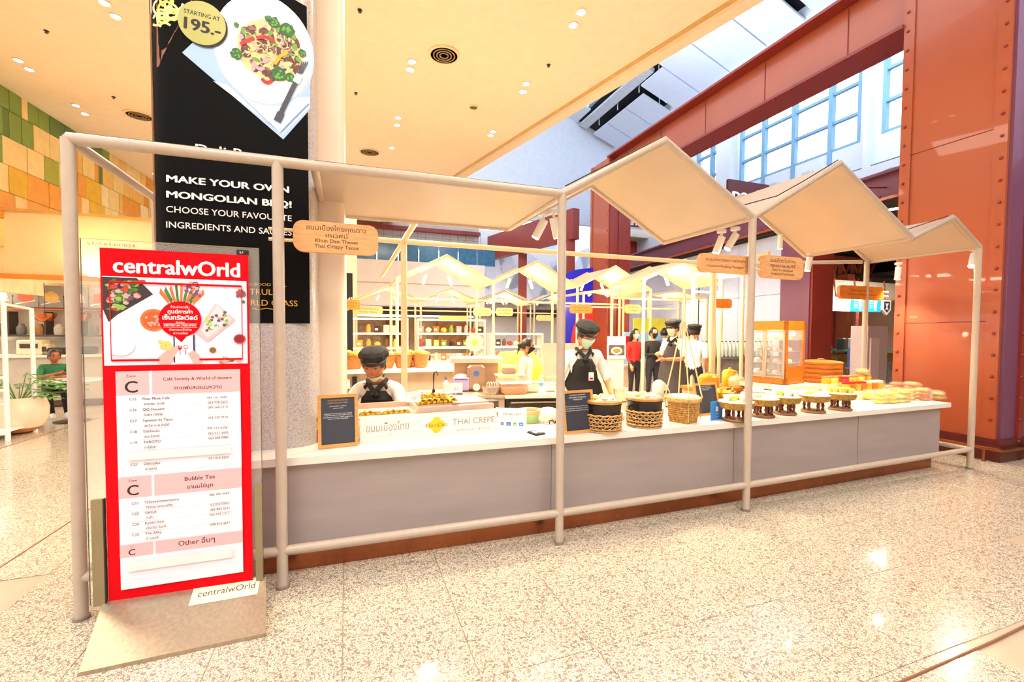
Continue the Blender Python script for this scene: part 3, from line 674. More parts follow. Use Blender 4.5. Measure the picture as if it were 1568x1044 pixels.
for i in range(90):
    x=random.uniform(.045,.28);z=random.uniform(.09,.18)
    if z>.19-(x-.05)*.32 and x>.05:continue
    asp(x,z,random.uniform(.012,.028),random.choice([F1[0],F1[0],F1[1],F1[2],F1[3],F1[5]]),.7,9,.3)
for i in range(9):
    a_=-.9+i*.22;PA.line(F1[0] if i%2 else F1[6],[(.52+.02*i-.08,.145),(.50+.09*math.sin(a_)+.02*i-.05,.09+.006*abs(i-4))],.016)
for i in range(26):asp(random.uniform(.54,.66),random.uniform(.088,.13),.014,random.choice([F1[2],F1[3],F1[2]]),1,8,.3)
asp(.335,.198,.088,F1[6],1,28);asp(.335,.198,.07,M('pf_curry','c85a22',.5),1,24)
for i in range(16):asp(.335+random.uniform(-.05,.05),.198+random.uniform(-.016,.016),.009,F1[3],1,7)
PA.poly(M('pf_box','e3bcc0',.5),[(.76,.145),(.90,.195),(.70,.262),(.62,.235)]);PA.poly(M('pf_box2','efd4d6',.5),[(.77,.152),(.875,.193),(.70,.25),(.65,.225)])
for i in range(40):
    x=random.uniform(.68,.84);asp(x,.20+(x-.76)*-.12+random.uniform(-.02,.02),.013,random.choice([F1[2],F1[7],F1[5],PI_]),1,8,.3)
for i in range(16):asp(.945+random.uniform(-.03,.025),.125+random.uniform(-.02,.02),.014,random.choice(F1[:3]),1,8,.2)
asp(.12,.27,.09,PW_,.9,28);asp(.93,.252,.045,F1[1],.9,20);asp(.93,.252,.034,M('pf_berry','8a1030',.5),.9,18);asp(.735,.285,.024,M('pf_brown','8a5a2c',.5),1,16)
PA.poly(M('pf_phone','2a3a5a',.4),[(.465,.24),(.61,.24),(.61,.32),(.465,.32)]);PA.poly(M('pf_screen','e4ecf6',.4),[(.475,.238),(.598,.238),(.598,.323),(.475,.323)])
PA.poly(M('pf_hand','e3aaa0',.5),[(.36,.323),(.36,.305),(.42,.285),(.49,.27),(.53,.275),(.49,.29),(.44,.323)]);PA.poly(M('pf_hand','e3aaa0',.5),[(.66,.323),(.64,.30),(.60,.285),(.56,.295),(.58,.31),(.60,.323)])
for i in range(14):asp(.41+random.uniform(-.04,.04),.27+random.uniform(-.012,.012),.014,F1[7],1,8,.2)
for i in range(10):asp(.86+random.uniform(-.07,.09),.315+random.uniform(-.007,.008),.018,random.choice([F1[6],F1[0],F1[3]]),.8,8,.2)
PA.line(RED,[(.06,.094),(.95,.094),(.95,.312),(.64,.312)],.006);PA.line(RED,[(.37,.312),(.06,.312),(.06,.094)],.006)
asp(.515,.195,.145,RED,1.0,36);PA.poly(RED,[(.47,.243),(.56,.243),(.52,.262)])
ptx(INKW,'ร้านอาหารใน',.515,.163,.007,al='c');ptx(INKW,'ศูนย์การค้า',.515,.178,.0105,al='c',bold=.02);ptx(INKW,'เซ็นทรัลเวิลด์',.515,.196,.0125,al='c',bold=.03)
ptx(INKW,'ให้บริการ',.515,.2065,.0045,al='c');ptx(INKW,'DELIVERY และ TAKE AWAY',.515,.2145,.006,.22,al='c',bold=.01);pr(INKW,.4,.2175,.63,.2183);pr(INKW,.4,.2075,.63,.2080)
ptx(INKW,'ห่างกายแต่ไม่ห่าง',.515,.228,.006,al='c');ptx(INKW,'ความอร่อย',.515,.238,.006,al='c')
PA.line(RED,[(.51,.298),(.51,.285),(.50,.28),(.50,.27)],.004);PA.line(RED,[(.50,.28),(.52,.28),(.52,.27)],.004);PA.line(RED,[(.51,.27),(.51,.28)],.004);asp(.548,.275,.014,RED,1.2,16);asp(.548,.275,.010,PI_,1.2,16);PA.line(RED,[(.548,.283),(.548,.298)],.005)
pr(PW_,.085,.343,.93,.965)
def band(z0,z1,t1,t2=None,sm=False):
    pr(PINK,.085,z0,.30,z1);pr(PINK,.318,z0,.93,z1)
    h=z1-z0;ptx(INK,'Zone',.15,z0+h*.24,h*.11 if not sm else h*.08,bold=.01);ptx(INK,'C',.14,z1-h*.12,h*.5,bold=.02)
    if t2:ptx(INK,t1,.63,z0+h*.42,.0095 if len(t1)>14 else .0125,al='c',bold=.008);ptx(INK,t2,.63,z0+h*.82,.0115,al='c',bold=.01)
    else:ptx(INK,t1,.60,z0+h*.62,.015,al='c',bold=.01)
band(.343,.411,'Café Society & World of dessert','กาแฟและขนมหวาน');band(.642,.703,'Bubble Tea','ชานมไข่มุก');band(.836,.872,'Other อื่นๆ',sm=True)
for z,c_,n_,th in((.425,'C15','Phan Phob Café','พานพบ คาเฟ่'),(.456,'C16','QQ Dessert','คิวคิว ดีเซิร์ท'),(.487,'C17','Squeeze by Tipco','สควีซ บาย ทิปโก้'),(.518,'C18','Starbucks','สตาร์บัคส์'),(.549,'C19','TAROTO','ทาโรโตะ'),(.611,'C21','Zakuzaku','ซากุซากุ'),(.722,'C22','722seventwentytwo','722เซเว่นทเวนตี้ทู'),(.752,'C23','GAGA','กาก้า'),(.782,'C24','Kyoto Inari','เกียวโต อินาริ'),(.812,'C25','The Alley','ดิ แอลลี่')):
    ptx(INK,c_,.17,z,.0072,bold=.006);ptx(INK,n_,.255,z,.0074,bold=.006);ptx(INK,th,.262,z+.015,.0068,bold=.006)
    if z not in(.811,):pr(PINK,.15,z+.0195,.86,z+.0201)
for z,s_ in((.428,'065 151 5445,'),(.4425,'064 978 5655'),(.4575,'090 268 5219'),(.488,'093 539 7410'),(.519,'095 141 6356,'),(.5345,'065 521 3418'),(.549,'063 898 0983'),(.609,'091 916 4224'),(.718,'086 945 4469'),(.748,'02 252 0502,'),(.763,'065 845 5121'),(.778,'065 915 1317'),(.808,'098 915 4211')):
    ptx(INK,s_,.84,z,.0068,al='r',bold=.006)
pr(M('cover_patch','f0e8e4',.45),.15,.571,.86,.594);pr(M('cover_patch','f0e8e4',.45),.14,.885,.86,.912)
o=finish_art(PA,'poster_print',st);o.location=orig;o.rotation_euler=(0,0,rzp)
# acrylic sheet behind the poster, uprights
ax0=-.13*PWD;ax1=PWD+.05
ac=MB().box(((ax0+ax1)/2,.02,PH/2+.02),(ax1-ax0,.006,PH+.05)).build('acrylic_sheet',glassM('acrylic','fff6e6',.13,.02),st,smooth=False,loc=orig,rz=rzp)
ed_=M('acrylic_edge','5c5648',.3)
for x_,z0_ in((ax0,.0),(ax1,.0)):MB().box((x_,.02,PH/2+.02),(.0025,.008,PH+.05)).build('sheet_edge',ed_,st,smooth=False,loc=orig,rz=rzp)
MB().box(((ax0+ax1)/2,.02,PH+.045),(ax1-ax0,.008,.002)).build('sheet_edge',glassM('acr2','c9b68c',.6),st,smooth=False,loc=orig,rz=rzp)
UPM=M('olive_steel','9a8d6c',.35,.6)
MB().box((-.035,-.005,.28),(.05,.02,.56)).build('upright',UPM,st,smooth=False,loc=orig,rz=rzp);MB().box((PWD+.035,-.005,.28),(.035,.02,.56)).build('upright',UPM,st,smooth=False,loc=orig,rz=rzp)
MB().box((-.008,-.004,.28),(.006,.022,.56)).build('upright_edge',INK,st,smooth=False,loc=orig,rz=rzp)
a=Art();a.text(M('etch_grey','6d6250',.5),'ST/7-83-01/024',ax0+.03,PH+.012,h=.016,w=.2);a.rect(BLACK,PWD-.06,PH+.005,PWD+.0,PH+.03);a.text(INKW,'S.F',PWD-.045,PH+.011,h=.012)
o=finish_art(a,'tag_print',st);o.location=orig+nrm*-.014;o.rotation_euler=(0,0,rzp)
# logo on the base slope
ux=(q1-q0).normalized();t0=q0+T_;bz=(bL-t0);
e1=pxd.copy();nn=(q1-q0).cross(bL-t0).normalized();e1=(bR-bL).normalized();e2=nn.cross(e1).normalized()
if e2.z<0:e2=-e2
c0=gp(300,917,.105);
def onpl(p):   # drop p vertically on the slope plane
    z=t0.z-(nn.x*(p.x-t0.x)+nn.y*(p.y-t0.y))/nn.z;return Vector((p.x,p.y,z))
def raypl(px,py):
    d=ray(px,py);o_=Vector((0,0,CZ));return o_+d*((t0-o_).dot(nn)/d.dot(nn))
La=raypl(302,915);Lb=raypl(390,900);e1=(Lb-La);LW=e1.length;e1.normalize();e2=nn.cross(e1)
if e2.z<0:e2=-e2;
sg=nn if nn.z>0 else -nn
mpl=lambda x,y,z:tuple(La+e1*x+e2*z+sg*(-y+.001))
a=Art(.0005,mpl);a.rect(M('sticker_pale','e9dcc0',.35),-.03,-.045,LW+.02,.07);a.text(M('logo_grey','4a4540',.5),'centralwOrld',0,0,w=LW,h=.042)
finish_art(a,'base_logo',st)
# ================= atrium: giant column, far column, red beam =================
def opl(P0,px,D=VD):
    """distance along D from P0 (plan) where the sight line px crosses"""
    d=ray(px,505);t=(P0.x*D.y-P0.y*D.x)/(d.x*D.y-d.y*D.x);q=d*t;return (Vector((q.x,q.y,0))-Vector((P0.x,P0.y,0))).dot(D)
C0=gp(1525,706);C0.z=0                       # near corner of the giant column
def steel_column(loc,wv,wu,h,name,kindn,rv=.36):
    t=thing(name,None,None,loc,ANG);structure(t)
    # outer flanges and recessed web: local x=u, y=v; the -x face is the wide one
    MB().box((wu/2,wv/2,h/2),(wu-.02,wv-.02,h)).build('column_core',ORANGE,t,smooth=False)
    MB().box((-.01,wv/2,h/2),(.035,wv-.26,h)).build('web_plate',ORANGE,t,smooth=False)
    MB().box((-.02,.065,h/2),(.06,.13,h)).build('flange',ORANGE,t,smooth=False);MB().box((-.02,wv-.065,h/2),(.06,.13,h)).build('flange',ORANGE,t,smooth=False)
    MB().box((wu/2,-.01,h/2),(wu,.05,h)).build('front_plate',PURPLE if kindn else OXRED,t,smooth=False)  # shaded side of the column: shade put into the plate's darker colour
    MB().box((.35,-.045,h/2),(.1,.05,h)).build('front_rib',OXRED,t,smooth=False)
    rb=None
    z=.25;ys=(.05,wv-.05)
    while z<h-.1:
        for y in ys:
            if rb is None:rb=MB().lathe([(0,-.022),(.016,-.016),(.021,-.004),(.021,.0)],n=8).build('rivet',OXRED,t);o=rb
            else:o=rb.copy();COL.objects.link(o);o.parent=t
            o.location=(-.051,y,z);o.rotation_euler=(0,PI/2,0)
        for x in(.30,.62):
            o=rb.copy();COL.objects.link(o);o.parent=t;o.location=(x,-.038 if x>.4 else -.072,z);o.rotation_euler=(-PI/2,0,0)
        z+=rv
    return t
wv_=opl(C0,1372)
g=steel_column(C0,wv_,1.3,9.5,'wall_steel_column',1,.27)
sm=MB().tube([(-.03,.13,4.15),(-.03,wv_-.13,4.15)],.006,4).build('seam',OXRED,g)
MB().tube([(-.03,.13,1.75),(-.03,wv_-.13,1.75)],.005,4).build('seam',OXRED,g)
# copper foot rail round the column
fr=thing('foot_rail','copper tubular foot rail round the base of the big orange column','rail',C0,ANG)
MB().tube([(-.16,wv_+.1,.17),(-.16,-.12,.17),(.62,-.12,.17),(.62,-.12,.01)],.022,8).build('rail_bar',COPPER,fr)
for y in(.05,.7):MB().cyl((-.16,y,0),(-.16,y,.17),.018).build('bracket',COPPER,fr)
MB().box((.6,wv_/2-.02,.14),(1.36,wv_+.1,.28)).build('plinth',M('plinth_red','5c1f1a',.4),fr,smooth=False)
t2=opl(C0,931);c2=C0+VD*t2;wv2=opl(C0,904)-t2
steel_column(c2,wv2,.75,6.98,'wall_far_column',0,.5)
t3=opl(C0,800);
# red beam along the column line
bm=thing('wall_red_beam',None,None,C0,ANG);structure(bm)
y0=wv_;y1=t2+.05;ym=(y0+y1)/2;L_=y1-y0
MB().box((.22,ym,6.5),(.06,L_,.96)).build('beam_web',ORANGE,bm,smooth=False)
MB().box((.22,ym,6.02),(.62,L_,.05)).build('beam_flange',OXRED,bm,smooth=False);MB().box((.22,ym,7.0),(.62,L_,.05)).build('beam_flange',OXRED,bm,smooth=False)
for k in range(5):MB().box((.18,y0+(k+.6)*L_/5,6.5),(.006,.012,.9)).build('web_stiffener',OXRED,bm,smooth=False)
rv=MB().lathe([(0,-.03),(.02,-.02),(.026,0)],n=8).build('rivet',OXRED,bm);n=0
y=y0+.2
while y<y1:
    for x in(-.04,.47):
        o=rv if n==0 else rv.copy()
        if n:COL.objects.link(o);o.parent=bm
        o.location=(x,y,5.995);n+=1
    y+=.32
# beam beyond the far column, going further to the left rear
b2=thing('wall_rear_beam',None,None,(0,0,0),0);structure(b2)
pA=yp(878,318,16.5);pB=yp(738,398,22)
MB().quad(Vector((pA.x,pA.y,pA.z-1.1)),Vector((pB.x,pB.y,pA.z-1.1)),Vector((pB.x,pB.y,pA.z)),Vector((pA.x,pA.y,pA.z)),.3).build('beam_web',OXRED,b2,smooth=False)
pb=lambda px0,px1,Y,z0,z1,m,nm:MB().box(((yp(px0,500,Y).x+yp(px1,500,Y).x)/2,Y,(z0+z1)/2),(abs(yp(px1,500,Y).x-yp(px0,500,Y).x),.5,z1-z0)).build(nm,m,b2,smooth=False)
pb(738,750,22,0,4,OXRED,'post');pb(793,806,20,0,5,OXRED,'post');pb(866,878,17,0,6,OXRED,'post')
# ================= right side: mezzanine beam, hoarding, clerestory =================
pB0=yp(1380,257,7.9);B0=Vector((pB0.x,pB0.y,0))
BD=(yp(961,391,17.2)-pB0);BD.z=0;BL=BD.length;BD.normalize();bz=math.atan2(BD.y,BD.x)-PI/2
mb=thing('wall_mezzanine_beam',None,None,B0,bz);structure(mb)
zt_=pB0.z;zb_=yp(1380,299,7.9).z
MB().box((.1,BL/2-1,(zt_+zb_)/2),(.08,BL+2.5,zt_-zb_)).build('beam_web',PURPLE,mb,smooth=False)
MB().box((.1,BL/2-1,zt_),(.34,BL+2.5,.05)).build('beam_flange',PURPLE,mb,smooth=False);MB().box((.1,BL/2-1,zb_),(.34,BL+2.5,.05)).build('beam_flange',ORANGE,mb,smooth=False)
for k in range(22):MB().ball((-.06,k*.45-.6,zb_+.05),.025,6,4).build('rivet',OXRED,mb)
yc=opl(B0,1236,BD)
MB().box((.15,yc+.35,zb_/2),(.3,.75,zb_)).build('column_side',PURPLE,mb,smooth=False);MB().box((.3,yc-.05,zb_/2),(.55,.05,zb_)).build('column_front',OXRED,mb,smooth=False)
# dark mezzanine ceiling seen under the beam
MB().box((9.4,0,2.1),(.2,60,4.4)).build('mezzanine_rear_wall',M('mezz_wall','c9ad90',.6,var=.1,scale=1),mb,smooth=False)
for y_ in(2,6,10,-6):
    q_=B0+BD*y_+Vector((BD.y,-BD.x,0))*3.2;lamp('AREA',(q_.x,q_.y,3.9),75,WARM2,1.0)  # warm lamps added to light the closed mezzanine space, no fittings
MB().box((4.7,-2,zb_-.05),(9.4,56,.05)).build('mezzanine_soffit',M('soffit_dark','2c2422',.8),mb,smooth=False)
# hoarding: panels side by side
HO=M('hoarding_white','d0daf6',.4,var=.02);hy0=yc+.8;hy1=opl(B0,962,BD)+.3;np_=5;hz=zb_-.1
ho=thing('hoarding','bluish white hoarding wall of tall panels behind the food cabinet','hoarding',B0,bz)
for k in range(np_):
    a=hy0+(hy1-hy0)*k/np_;b=hy0+(hy1-hy0)*(k+1)/np_
    for z_0,z_1 in((0.02,1.3),(1.31,2.5),(2.51,hz)):
        MB().box((.2,(a+b)/2,(z_0+z_1)/2),(.05,b-a-.012,z_1-z_0-.0)).build('panel',HO,ho,smooth=False)
MB().box((.165,hy0+(hy1-hy0)*.42,hz/2),(.012,.03,hz)).build('dark_joint',INK,ho,smooth=False)
# clerestory wall
W=Vector((9.5,9,0));CW=M('atrium_white','cfdaec',.6,var=.02);FRM=M('window_frame_blue','6fa0c4',.4,var=.03)
cl=thing('wall_right',None,None,W,ANG);structure(cl)
def wy(px):return opl(W,px)
zw0,zw1=6.35,9.9
yA0,yA1=wy(1308),wy(1127);yB0,yB1=wy(1490),wy(1340);yC0,yC1=wy(1108),wy(1062)
def wallbox(a,b,z0_,z1_,m=CW,nm='wall_part',x=.15,d=.3):return MB().box((x,(a+b)/2,(z0_+z1_)/2),(d,b-a,z1_-z0_)).build(nm,m,cl,smooth=False)
wallbox(yB0-16,yB0-1,4.0,11.2);wallbox(yB0-1,yC1+6,4.0,zw0);wallbox(yB0-1,yC1+6,zw1,11.2);wallbox(yB1,yA0,zw0,zw1);wallbox(yA1,yC0,zw0,zw1);wallbox(yC1,yC1+6,zw0,zw1)
wallbox(yB1+.15,yA0-.25,4.6,zw1,CW,'pilaster',-.15,.3);wallbox(yA1+.1,yA1+.7,4.6,zw1,CW,'pilaster',-.15,.3)
wallbox(yB0-1,yC1+6,5.6,5.66,M('trim_dark','59616c',.5),'dark_ledge',-.06,.1)
wallbox(yB0-1,yC1+6,5.0,5.55,CW,'cornice',-.1,.5)
wn=0
for a,b,mul in((yB0,yB1,[1400,1440]),(yA0,yA1,[1263,1208,1163]),(yC0,yC1,[1085])):
    wn+=1;wo=thing('window_%d'%wn,None,None,W,ANG);structure(wo)
    MB().box((.12,(a+b)/2,(zw0+zw1)/2),(.02,b-a,zw1-zw0)).build('pane',glassM('sky_glass','eaf4ff',.12),wo,smooth=False)
    for z in(zw0+.03,7.1,7.85,8.6,9.3):MB().box((.05,(a+b)/2,z),(.1,b-a,.07)).build('rail',FRM,wo,smooth=False)
    for m_ in mul:MB().box((.03,wy(m_),(zw0+zw1)/2-.3),(.14,.11,zw1-zw0+.6)).build('mullion',FRM,wo,smooth=False)
    for e in(a+.04,b-.04):MB().box((.05,e,(zw0+zw1)/2),(.12,.08,zw1-zw0)).build('jamb',FRM,wo,smooth=False)
# round speaker / fan vent on the wall
p=W+VD*wy(1372);fv=thing('wall_fan','round grey jet nozzle on the white atrium wall beside the orange column','vent',(p.x-.25,p.y-.1,4.9),ANG)
for k,(r_,y_) in enumerate(((.42,0),(.34,-.04),(.25,-.02),(.15,.0))):
    m=MB();m.tube([(-.1+y_,r_*math.cos(2*PI*i/24),r_*math.sin(2*PI*i/24)) for i in range(24)],.05,6,True);m.build('nozzle_ring',M('nozzle_grey','7f8a88',.4,.4),fv)
MB().cyl((0,0,0),(.2,0,0),.4,n=24).build('nozzle_back',DSTEEL,fv)
for i_,(px,py) in enumerate(((1243,246),(1192,265))):
    q=W+VD*wy(px);fx=thing('flood_light','small pale floodlight on the atrium wall, '+('nearer the window corner' if i_==0 else 'further from the orange column'),'floodlight',(q.x-.3,q.y-.1,5.75),ANG)
    MB().bevbox((0,0,.1),(.16,.3,.2),.03).build('housing',M('flood_grey','aebccc',.4),fx);MB().cyl((0,0,-.1),(0,0,.02),.03).build('stand_leg',FRM,fx)
# roof: inclined panels with dark gaps
rs=.36;RP=M('roof_panel','ccd9f0',.6,var=.02);RD=M('roof_dark','10151c',.7)
ro=thing('ceiling_roof',None,None,W,ANG);structure(ro)
def roofq(xa,xb,ya,yb,off,m,nm,th=.06):
    z=lambda x:10.6-rs*x+off
    MB().quad((xa,ya,z(xa)),(xb,ya,z(xb)),(xb,yb,z(xb)),(xa,yb,z(xa)),th).build(nm,m,ro,smooth=False)
kz=.9737;zr0=10.25;wv=5.21
def ry(y):return (y+wv)*kz-wv
def roofq(xa,xb,ya,yb,off,m,nm,th=.06):
    z=lambda x:zr0-rs*x+off
    return MB().quad((xa,ya,z(xa)),(xb,ya,z(xb)),(xb,yb,z(xb)),(xa,yb,z(xa)),th).build(nm,m,ro,smooth=False)
gaps=[-4.2,-2.8,-1.4,0,1.4,2.8,4.17,5.56,7.03,8.45,9.9,11.25,12.68,13.9]
for a,b in zip(gaps[:-1],gaps[1:]):
    g0=.30 if a in(4.17,9.9) else .05;g1=.30 if b in(4.17,9.9) else .05
    xl=-6. if b<8.5 else (-1.62 if b<10 else -1.3)
    roofq(xl,.1,ry(a)+g0/2,ry(b)-g1/2,0,RP,'roof_panel')
roofq(-2.0,.2,ry(-4.5),ry(14.2),.42,RD,'roof_deck');roofq(-8,-2.0,ry(-4.5),ry(9.6),.42,RD,'roof_deck')
roofq(-3.2,-2.0,ry(12.9),ry(14.4),.3,RP,'roof_deck');roofq(-14,-3.1,ry(8.6),ry(14.4),.1,RP,'roof_deck')
for x in(-3.05,-2.55,-2.1):roofq(x,x+.1,ry(9.6),ry(13),.40,FRM,'skylight_bar')
for y in(9.6,10.6,11.6,12.7):roofq(-3.1,-2.0,ry(y),ry(y)+.1,.38,FRM,'skylight_bar')
roofq(-1.95,-1.6,ry(9.0),ry(14),.12,M('duct_grey','b9c3d2',.5),'light_track',.15)
for y in(8.9,9.7,10.1,11.6,13.1):
    z=zr0+1.5*rs;MB().cyl((-1.45,ry(y),z),(-1.45,ry(y),z+.5),.02,n=6).build('hanger',RP,ro);MB().cyl((-.5,ry(y),z-.4),(-.5,ry(y),z+.2),.02,n=6).build('hanger',RP,ro)
ew=MB().box((-7,ry(14.3),11.3),(15,.2,9.4)).build('wall_atrium_end',M('end_wall_blue','cfdcf0',.6,var=.03),loc=W,rz=ANG,smooth=False);structure(ew)
# ================= rear building with mezzanine (left half of the background) =================
R0=Vector((-4,19,0));rb_=thing('wall_rear',None,None,R0,ANG);structure(rb_)
def rbx(x0,x1,z0_,z1_,m,nm,y=0,d=.3):return MB().box(((x0+x1)/2,y+d/2,(z0_+z1_)/2),(x1-x0,d,z1_-z0_)).build(nm,m,rb_,smooth=False)
FASC=M('fascia_white','f4ece6',.5,var=.02)
rx=lambda px,Y=0:onu(R0,px,Y)
xe=rx(742)
rbx(-9,xe,2.65,4.5,FASC,'fascia',0,.5);rbx(-9,xe,5.25,6.6,M('upper_tile_grey','c3bcb9',.5,var=.05),'upper_wall',1.0)
rbx(-9,xe,3.55,3.6,M('groove','d9b7a5',.5),'groove',-.02,.05)
for i in range(26):rbx(-3.8+i*.36,-3.79+i*.36,5.25,6.1,M('tile_joint','8f8986',.5),'tile_joint',.98,.03)
for i in range(3):rbx(-9,xe,5.45+i*.28,5.46+i*.28,M('tile_joint','8f8986',.5),'tile_joint',.98,.03)
rbx(-9,xe,5.95,6.1,OXRED,'red_cornice',.7,.3)
for i in range(7):rbx(rx(545)+i*.85,rx(545)+i*.85+.82,4.5,5.25,M('balustrade_blue','3f7ba6',.15,var=.15),'balustrade_pane',.15,.03)
rbx(-9,xe+8,2.3,2.65,M('header_dark','3a2a22',.6),'shop_header',.6)
rbx(-9,xe+9,0,2.3,M('shop_warm','efd2ac',.6,var=.12,scale=1.5),'shop_wall',3.5)
for i,(a,b,c) in enumerate(((545,590,'c4a184'),(600,640,'7a4a2c'),(655,672,'e8c9a0'),(690,740,'d99a5c'))):rbx(rx(a),rx(b),.9,2.25,M('shop_panel%d'%i,c,.5,var=.2),'shop_panel',3.0,.2)
MB().box((3,3.0,2.95),(14,5,.06)).build('shop_ceiling',FASC,rb_)
# right of it: pale draped screens between the red posts
MB().box(((rx(742)+rx(872))/2+.3,1.5,3.2),(rx(872)-rx(742)+.8,.1,6.4)).build('draped_screen',M('drape_white','eef1fa',.5,var=.05,scale=1),rb_,smooth=False)
rbx(rx(872)-.4,rx(872)+9,0,7,M('drape_white','eef1fa'),'rear_screen',4.0,.2)
for i in range(9):
    x=rx(745)+i*.75
    MB().box((x,1.4,4.3+.5*math.sin(i)),(.7,.02,2.2),ry=.5 if i%2 else -.4).build('drape_fold',M('drape2','dbe4f4',.3,var=.06,scale=1),rb_,smooth=False)
# cream column near the pillar edge
q=uplane(530,15);MB().box((0,0,3.1),(.7,.7,6.2)).build('trim_10',M('cream_column','f7e8cc',.5,var=.02),loc=q,rz=ANG,smooth=False)['kind']='structure'
# black menu board by the pillar edge
q=uplane(510,9);mbd=thing('menu_board','tall black menu board with white lines beside the pillar edge','board',(q.x,q.y,0),ANG)
MB().box((0,0,1.9),(.75,.06,1.7)).build('board',BLACK,mbd)
MB().box((0,0,.55),(.6,.08,1.1)).build('leg_panel',CREAM,mbd)
a=Art();a.y=-.031
for i,s_ in enumerate(('MENU','Rice noodle 60','Crispy pancake 45','Coconut tart 35','Iced tea 40','Sticky rice 50','Fresh juice 55')):a.text(INKW,s_,-.33,2.6-i*.2,h=.07 if i else .11)
finish_art(a,'lettering',mbd)
# blue sign with red disc
q=yp(903,500,14.9);bs=thing('blue_sign','tall blue sign panel with white lettering and a red disc behind the red column','sign',(q.x,q.y,0),ANG*.4)
hb=yp(903,411,14.9).z;wb=(yp(903,500,14.9).x-yp(866,500,14.9).x)*1.05
MB().prism([(-wb-.3,0),(.25,0),(.25,hb+.05)]+[(-.3-wb*.3*i,hb-.02-.12*i*i*.35) for i in range(4)],0,.12,'y').build('panel',M('sign_blue','1f18d8',.3,var=.02),bs,smooth=False)
a=Art(.002);a.ell(M('disc_red','e8283c',.35),.12,1.15,.75,1.35,n=40);a.text(INKW,'central',-wb+.02,yp(880,429,14.9).z-.1,h=.2)
finish_art(a,'sign_print',bs)
# Park sign boards
def bigsign(px,py,Y,txt,h,w_,bgc,lab,sub=None):
    p=yp(px,py,Y);t=thing('wall_sign',lab,'sign',p,ANG-PI/2*0)
    MB().bevbox((0,.04,0),(w_,.08,h*1.7),.02).build('board',bgc,t);a=Art();a.text(INKW,txt,0,-h*.35,h=h*.8,w=w_*.8,align='c',bold=.03)
    if sub:a.text(INKW,sub,0,-h*.75,h=h*.25,w=w_*.6,align='c')
    finish_art(a,'lettering',t)
bigsign(1147,300,12.5,'park',.45,1.5,M('sign_maroon','5c2024',.5),'maroon sign reading park between the two gables')
p=yp(979,352,19);kp=thing('mezzanine_stair','white sloping soffit with a red room behind, right of the far red column','building',(p.x,p.y,p.z),ANG)
MB().bevbox((0,0,-.25),(2.2,.8,.3),.05).build('soffit_box',WHITE,kp);MB().box((-.2,.5,-1.1),(1.9,.2,1.4)).build('red_wall',M('deep_red','a82418',.5),kp,smooth=False)
MB().box((-.4,.3,.8),(2,.2,1.2)).build('dark_wall',M('room_maroon','6d221d',.5),kp,smooth=False);MB().box((-.8,.2,-1.1),(.5,.1,1.4)).build('window_pane',M('pane_pale','d8e2ea',.3),kp,smooth=False)
a=Art();a.text(INKW,'Park',-1.0,.0,h=.28,bold=.03);finish_art(a,'lettering',kp).location=(0,-.42,.06)
# ================= gabled stalls behind =================
def gable_stall(loc,rz,nb,bay,depth,lab,cat='frame',mat=YEN,pm=None,hp=.5,counter=None,r=.03):
    t=thing('market_stall_frame',lab,cat,loc,rz);pm=pm or M('canvas_lit_yellow','f2dcae',.5,var=.03)  # canvas yellowed: light of the lamps below put into its colour
    for i in range(nb+1):
        for v in(0,depth):MB().cyl((i*bay,v,0),(i*bay,v,H),r,n=8).build('post',mat,t)
        MB().cyl((i*bay,0,H),(i*bay,depth,H),r*.9,n=8).build('side_beam',mat,t)
    for i in range(nb):
        for v in(0,depth):MB().tube([(i*bay,v,H),((i+.5)*bay,v,H+hp),((i+1)*bay,v,H)],r,8).build('gable_beam',mat,t)
        for a_,b_ in(((i*bay,H),((i+.5)*bay,H+hp)),(((i+.5)*bay,H+hp),((i+1)*bay,H))):
            MB().quad((a_[0],0,a_[1]-.02),(b_[0],0,b_[1]-.02),(b_[0],depth,b_[1]-.02),(a_[0],depth,a_[1]-.02),.012).build('canopy_panel',pm,t,smooth=False)
        MB().cyl((i*bay,depth,H-.28),((i+1)*bay,depth,H-.28),r*.7,n=8).build('cross_bar',mat,t)
    if counter:
        cw,cdp=nb*bay*.96,.6
        MB().box((nb*bay/2,.45,.38),(cw,cdp,.76)).build('counter_body',counter,t,smooth=False);MB().box((nb*bay/2,.45,.79),(cw+.1,cdp+.1,.05)).build('worktop',WHITE,t,smooth=False)
    for i in range(nb):
        q=Vector(loc)+Matrix.Rotation(rz,3,'Z')@Vector(((i+.5)*bay,depth*.5,H-.15))
        lamp('POINT',q,48,(1,.80,.52),.12)
        for dx in(-.25,.25):
            MB().cyl(((i+.5)*bay+dx,depth*.8,H+hp*.45),((i+.5)*bay+dx*1.3,depth*.8,H+.02),.035,n=8).build('spotlight',WHITEP,t)
    return t
def plx(px,Y):q=uplane(px,Y);return (q.x,q.y,0)
gable_stall(plx(608,8.7),ANG,3,1.95,1.3,'cream gabled stall frame with two peaks behind the crepe kitchen',counter=M('cream_counter','f4e4cc',.5))
gable_stall(plx(545,14),ANG,3,2.0,1.3,'second cream gabled stall frame, lower and further back at left',hp=.42,counter=M('white_counter','f6f0e6',.5))
gable_stall(plx(730,15.5),ANG,2,2.0,1.3,'far pale stall frame under the dark red posts at centre',mat=M('tan_enamel','bfa890',.4),hp=.42,counter=M('white_counter','f6f0e6'))
gable_stall(plx(893,11.6),ANG,2,2.0,1.2,'yellow lit stall frame in front of the red column',hp=.15,counter=M('cream_counter','f4e4cc'))
gable_stall(plx(985,8.6),ANG,1,1.9,1.1,'yellow lit stall frame with tilted panels above the man in the black beret',hp=.42)
cv=gable_stall(plx(1093,7.6),ANG,1,.62,.5,'slim cream frame of two posts left of the wooden cabinet',hp=.05)
